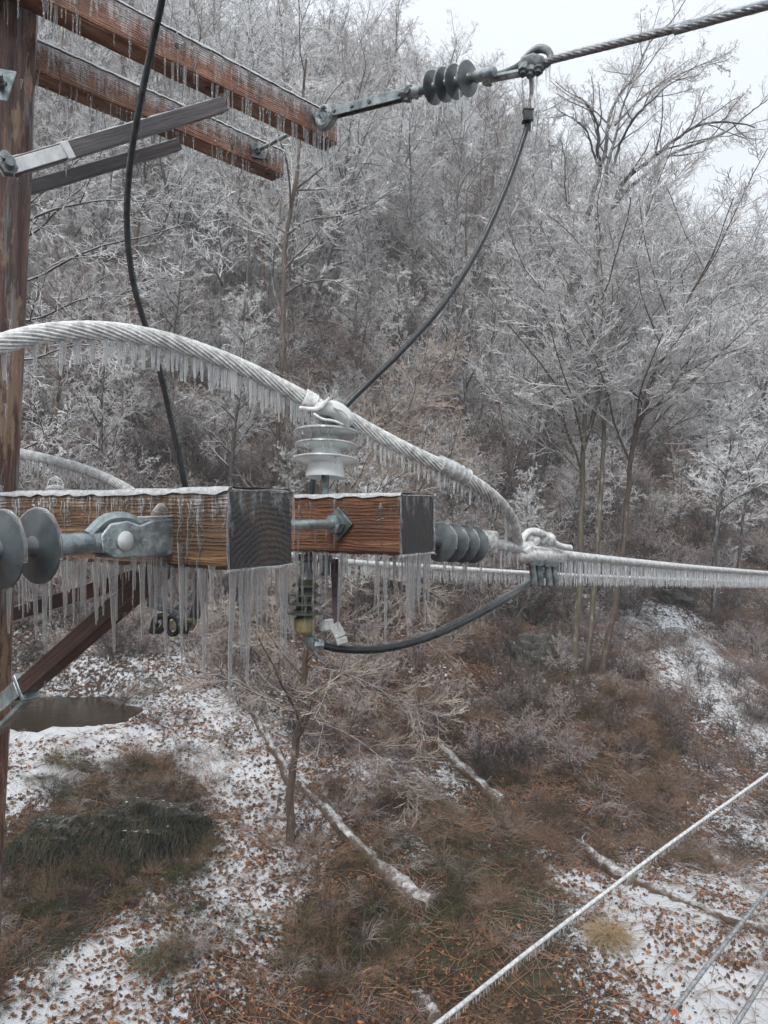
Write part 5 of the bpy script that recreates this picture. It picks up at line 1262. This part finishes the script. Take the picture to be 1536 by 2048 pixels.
# ------------------------------------------------------------------ arrester below the farther lower arm
ay = 1.98; s2 = ay / F; ao = P(613, 1108, ay); adn = Vector((-.02, -.04, -1)).normalized()
root = thing('surge_arrester', 'dark shedded arrester hanging under the lower crossarms with an iced tan base', 'arrester', tuple(ao))
mb = MB(); prof = [(.0, 9 * s2), (.012, 20 * s2), (.02, 21 * s2), (.03, 19 * s2), (.034, 11 * s2), (.060, 10 * s2), (.062, 26 * s2)]
prof = [(0, 17 * s2), (4 * s2, 19 * s2), (12 * s2, 18 * s2), (16 * s2, 12 * s2), (44 * s2, 11 * s2), (50 * s2, 14 * s2)]
mb.lathe(prof, ao, adn, 24); build('top_cap', mb, M_GALVD, root)
prof = [(50 * s2, 14 * s2)]
for k, R1 in enumerate((28, 32, 34, 36)):
    t = (60 + k * 18) * s2; prof += [(t - 5 * s2, 18 * s2), (t + 2 * s2, R1 * s2), (t + 5 * s2, R1 * s2), (t + 7 * s2, 20 * s2)]
prof += [(128 * s2, 16 * s2)]; mb = MB(); mb.lathe(prof, ao, adn, 40); build('shed_housing', mb, M_OLIVE, root)
mb = MB(); mb.lathe([(122 * s2, 14 * s2), (128 * s2, 22 * s2), (150 * s2, 21 * s2), (158 * s2, 16 * s2), (162 * s2, 6 * s2)], ao, adn, 20); build('base', mb, M_SAND, root)
its = []
for k in range(26): a = rng.uniform(0, 6.28); its.append((ao + adn * ((62 + 18 * rng.randrange(4)) * s2) + Vector((math.cos(a), math.sin(a), 0)) * (32 * s2) - root.location, rng.uniform(.02, .09), .0035))
hang(root, its)
mb = MB()
rr = random.Random(2)
for k in range(9):
    q = P(625 + rr.uniform(-14, 14), 1278 + rr.uniform(-14, 14), 2.0 + rr.uniform(-.02, .02)); mb.lathe([(-.014, .007), (-.012, .011), (.012, .011), (.014, .006)], q, (rr.gauss(0, 1), rr.gauss(0, .4), rr.gauss(0, 1)), 7)
mb.tube([P(618, 1262, 2.0), P(626, 1290, 2.0)], [.014, .016], 8); mb.tube(catmull([P(628, 1295, 2), P(633, 1308, 2), P(642, 1318, 2.0)], 3), .004, 6); mb.tube(catmull([P(628, 1298, 2), P(632, 1312, 2), P(634, 1322, 2.01)], 3), .003, 6)
build('terminal_clamp', mb, M_GALV, root, bevel=.001)
mb = MB(); bp = [P(640, 1252, 1.98), P(668, 1248, 1.98), P(682, 1275, 1.97), P(686, 1288, 1.97)]
for a, b_ in zip(bp, bp[1:]): mb.bar(a, b_, .012, .03, up=(0, 1, 0))
build('iced_bracket', mb, M_RIME, root, bevel=.003)
root = thing('support_strap', 'narrow maroon punched strap hanging beside the arrester', 'strap', tuple(P(668, 1150, 2.05)))
mb = MB(); mb.bar(P(669, 1118, 2.06), P(673, 1252, 2.02), .020, .004, up=(1, 0, 0)); mb.bar(P(664, 1118, 2.07), P(667, 1252, 2.03), .004, .012, up=(1, 0, 0)); mb.box(P(671, 1150, 2.045), (.013, 0, 0), (0, .006, 0), (0, 0, .006)); build('strap', mb, M_MAROON, root)
mb = MB()
for py_ in (1172, 1190, 1222, 1238): mb.lathe([(0, .003), (.003, .003)], P(671, py_, 2.035), (0, -1, 0), 8)
build('punched_hole', mb, M_BLACK, root)
mb = MB(); mb.lathe([(0, .019), (.02, .02), (.022, .014), (.055, .0135)], P(650, 1110, 2.02), (0, 0, -1), 10); build('threaded_stud', mb, M_GALVD, root)
mb = MB(); mb.tube([P(688, 1172, 2.05) + Vector((.010 * math.cos(a) + .004 * math.sin(a), 0, .021 * math.sin(a))) for a in np.linspace(.6, 5.9, 22)], .0022, 6); build('hanging_ring', mb, M_BRASS, root)

# ------------------------------------------------------------------ clamp assembly hanging behind the nearest arm
root = thing('line_clamp_cluster', 'black and tan hot-line clamps on a bracket behind the long icicles', 'clamp', tuple(P(345, 1235, 1.95)))
yc = 1.95
mb = MB(); mb.bar(P(302, 1208, yc), P(395, 1240, yc), .016, .022); mb.bar(P(350, 1222, yc + .01), P(392, 1182, yc + .02), .014, .008); mb.box(P(312, 1204, yc), (.022, 0, -.004), (0, .008, 0), (0, 0, .016)); build('bracket', mb, M_GALVD, root, bevel=.002)
def eyeclamp(px_, py_, r1, m1, m2_):
    q = P(px_, py_, yc - .012); mb = MB(); mb.tube([q + Vector((r1 * .75 * math.cos(a), -.004 * math.sin(a), r1 * 1.15 * math.sin(a))) for a in np.linspace(0, 2 * PI, 22)], r1 * .30, 8)
    build('clamp_jaw', mb, m1, root); mb = MB(); mb.lathe([(-.004, r1 * .6), (.004, r1 * .62), (.005, r1 * .3)], q + Vector((0, .004, 0)), (0, -1, 0), 14); build('clamp_insert', mb, m2_, root)
eyeclamp(345, 1251, .021, M_BLACK, M_BRASS)
mb = MB(); mb.tube(catmull([P(314, 1232, yc - .01), P(308, 1250, yc - .02), P(316, 1262, yc - .02), P(328, 1252, yc - .02), P(330, 1238, yc - .01)], 4), .0085, 8); mb.tube([P(312, 1245, yc - .02), P(304, 1266, yc - .02)], .010, 8); mb.tube([P(316, 1234, yc - .025), P(332, 1230, yc - .025)], .009, 8)
build('clamp_screw', mb, M_BLACK, root)
mb = MB(); mb.prism([P(351, 1232, yc - .02), P(369, 1236, yc - .02), P(366, 1262, yc - .02), P(361, 1275, yc - .02), P(355, 1262, yc - .02)], (0, .03, 0)); build('clamp_body', mb, M_GALVD, root, bevel=.003)
mb = MB(); mb.prism([P(369, 1236, yc - .015), P(392, 1238, yc - .015), P(389, 1255, yc - .015), P(378, 1256, yc - .015), P(372, 1270, yc - .015), P(365, 1268, yc - .015)], (0, .02, 0)); build('tan_jaw', mb, M_BRASS, root, bevel=.003)
mb = MB(); mb.tube([P(377, 1244, yc - .03), P(371, 1268, yc - .03)], .007, 8); build('clamp_stud', mb, M_BLACK, root)
mb = MB(); mb.tube(catmull([P(405, 1150, yc - .01), P(404, 1180, yc - .01), P(397, 1210, yc - .01), P(389, 1234, yc - .01)], 3), [.010, .012, .013, .013, .014, .015, .016, .016, .015, .014][:10], 10); build('covered_lug', mb, M_BLACK, root)
hang(root, [(P(364, 1272, yc - .01) - root.location, .075, .0035), (P(396, 1208, yc - .02) - root.location, .02, .003)])
mb = MB(); mb.bar(P(313, 1120, 2.0), P(311, 1206, 1.97), .022, .010, up=(1, 0, 0)); root2 = thing('support_strap', 'short maroon strap holding the clamps up to the nearest lower crossarm', 'strap', tuple(P(312, 1160, 2.0))); build('strap', mb, M_MAROON, root2)

# ------------------------------------------------------------------ guy wires at the lower right
def guy(label, pts, r, m, icn, l0, l1, fr=True, ns=7, extra=None):
    pts = ext(pts, 1.6, 2.5); icn = int(icn * 1.5)
    return cable('guy_wire', label, 'wire', pts, [r] * len(pts), m, 42, .010, ns, .24, .11, [(0, 1, icn, l0, l1, .0026, fr)], extra=extra)
guy('white iced guy wire with a comb of short icicles crossing the lower right corner', [P(760, 2130, 3.35), P(880, 2043, 3.6), P(1050, 1908, 4.05), P(1200, 1793, 4.55), P(1350, 1680, 5.15), P(1536, 1548, 6.1), P(1700, 1430, 7.2)], .0125, M_STRANDW, 380, .030, .045)
guy('dark iced wire below the white one at the lower right', [P(1230, 2180, 3.2), P(1325, 2050, 3.4), P(1430, 1912, 3.7), P(1536, 1780, 4.1), P(1640, 1650, 4.6)], .0105, M_STRAND, 120, .015, .03, True, 0, sheath((0, 0, .003), 1.2))
guy('dark iced wire in the extreme lower right corner', [P(1380, 2190, 3.2), P(1472, 2048, 3.4), P(1536, 1945, 3.6), P(1640, 1780, 4.0)], .011, M_STRAND, 70, .015, .03, True, 0, sheath((0, 0, .003), 1.2))
root = thing('marker_flag', 'tiny orange-red marker tag on the dark wire at the bottom edge', 'tag', tuple(P(1345, 2024, 3.42)))
mb = MB(); mb.prism([P(1342, 2020, 3.43), P(1350, 2018, 3.43), P(1352, 2024, 3.43), P(1345, 2031, 3.43), P(1341, 2028, 3.43)], (0, .004, 0)); build('flag', mb, m_plain('orange_tag', (.55, .08, .03), (.75, .14, .05), 20, .5), root)

# ------------------------------------------------------------------ winter haze over the valley
hm = bpy.data.materials.new('haze'); hm.use_nodes = True; hm.node_tree.nodes.clear(); nt = hm.node_tree
pv = nt.nodes.new('ShaderNodeVolumePrincipled'); pv.inputs['Color'].default_value = (.90, .94, .98, 1); pv.inputs['Density'].default_value = .0018; pv.inputs['Anisotropy'].default_value = .0
oo = nt.nodes.new('ShaderNodeOutputMaterial'); nt.links.new(pv.outputs[0], oo.inputs['Volume'])
mb = MB(); zb = float(GZ.min()) - 1; zt = max(float(GZ.max()), 60) + 25
mb.box((0, 150, (zb + zt) / 2), (340, 0, 0), (0, 640, 0), (0, 0, (zt - zb) / 2)); o = build('haze', mb, hm, smooth=False); tag(o, kind='stuff')
print('haze box', zb, zt, GX.min(), GX.max(), GY.min(), GY.max())
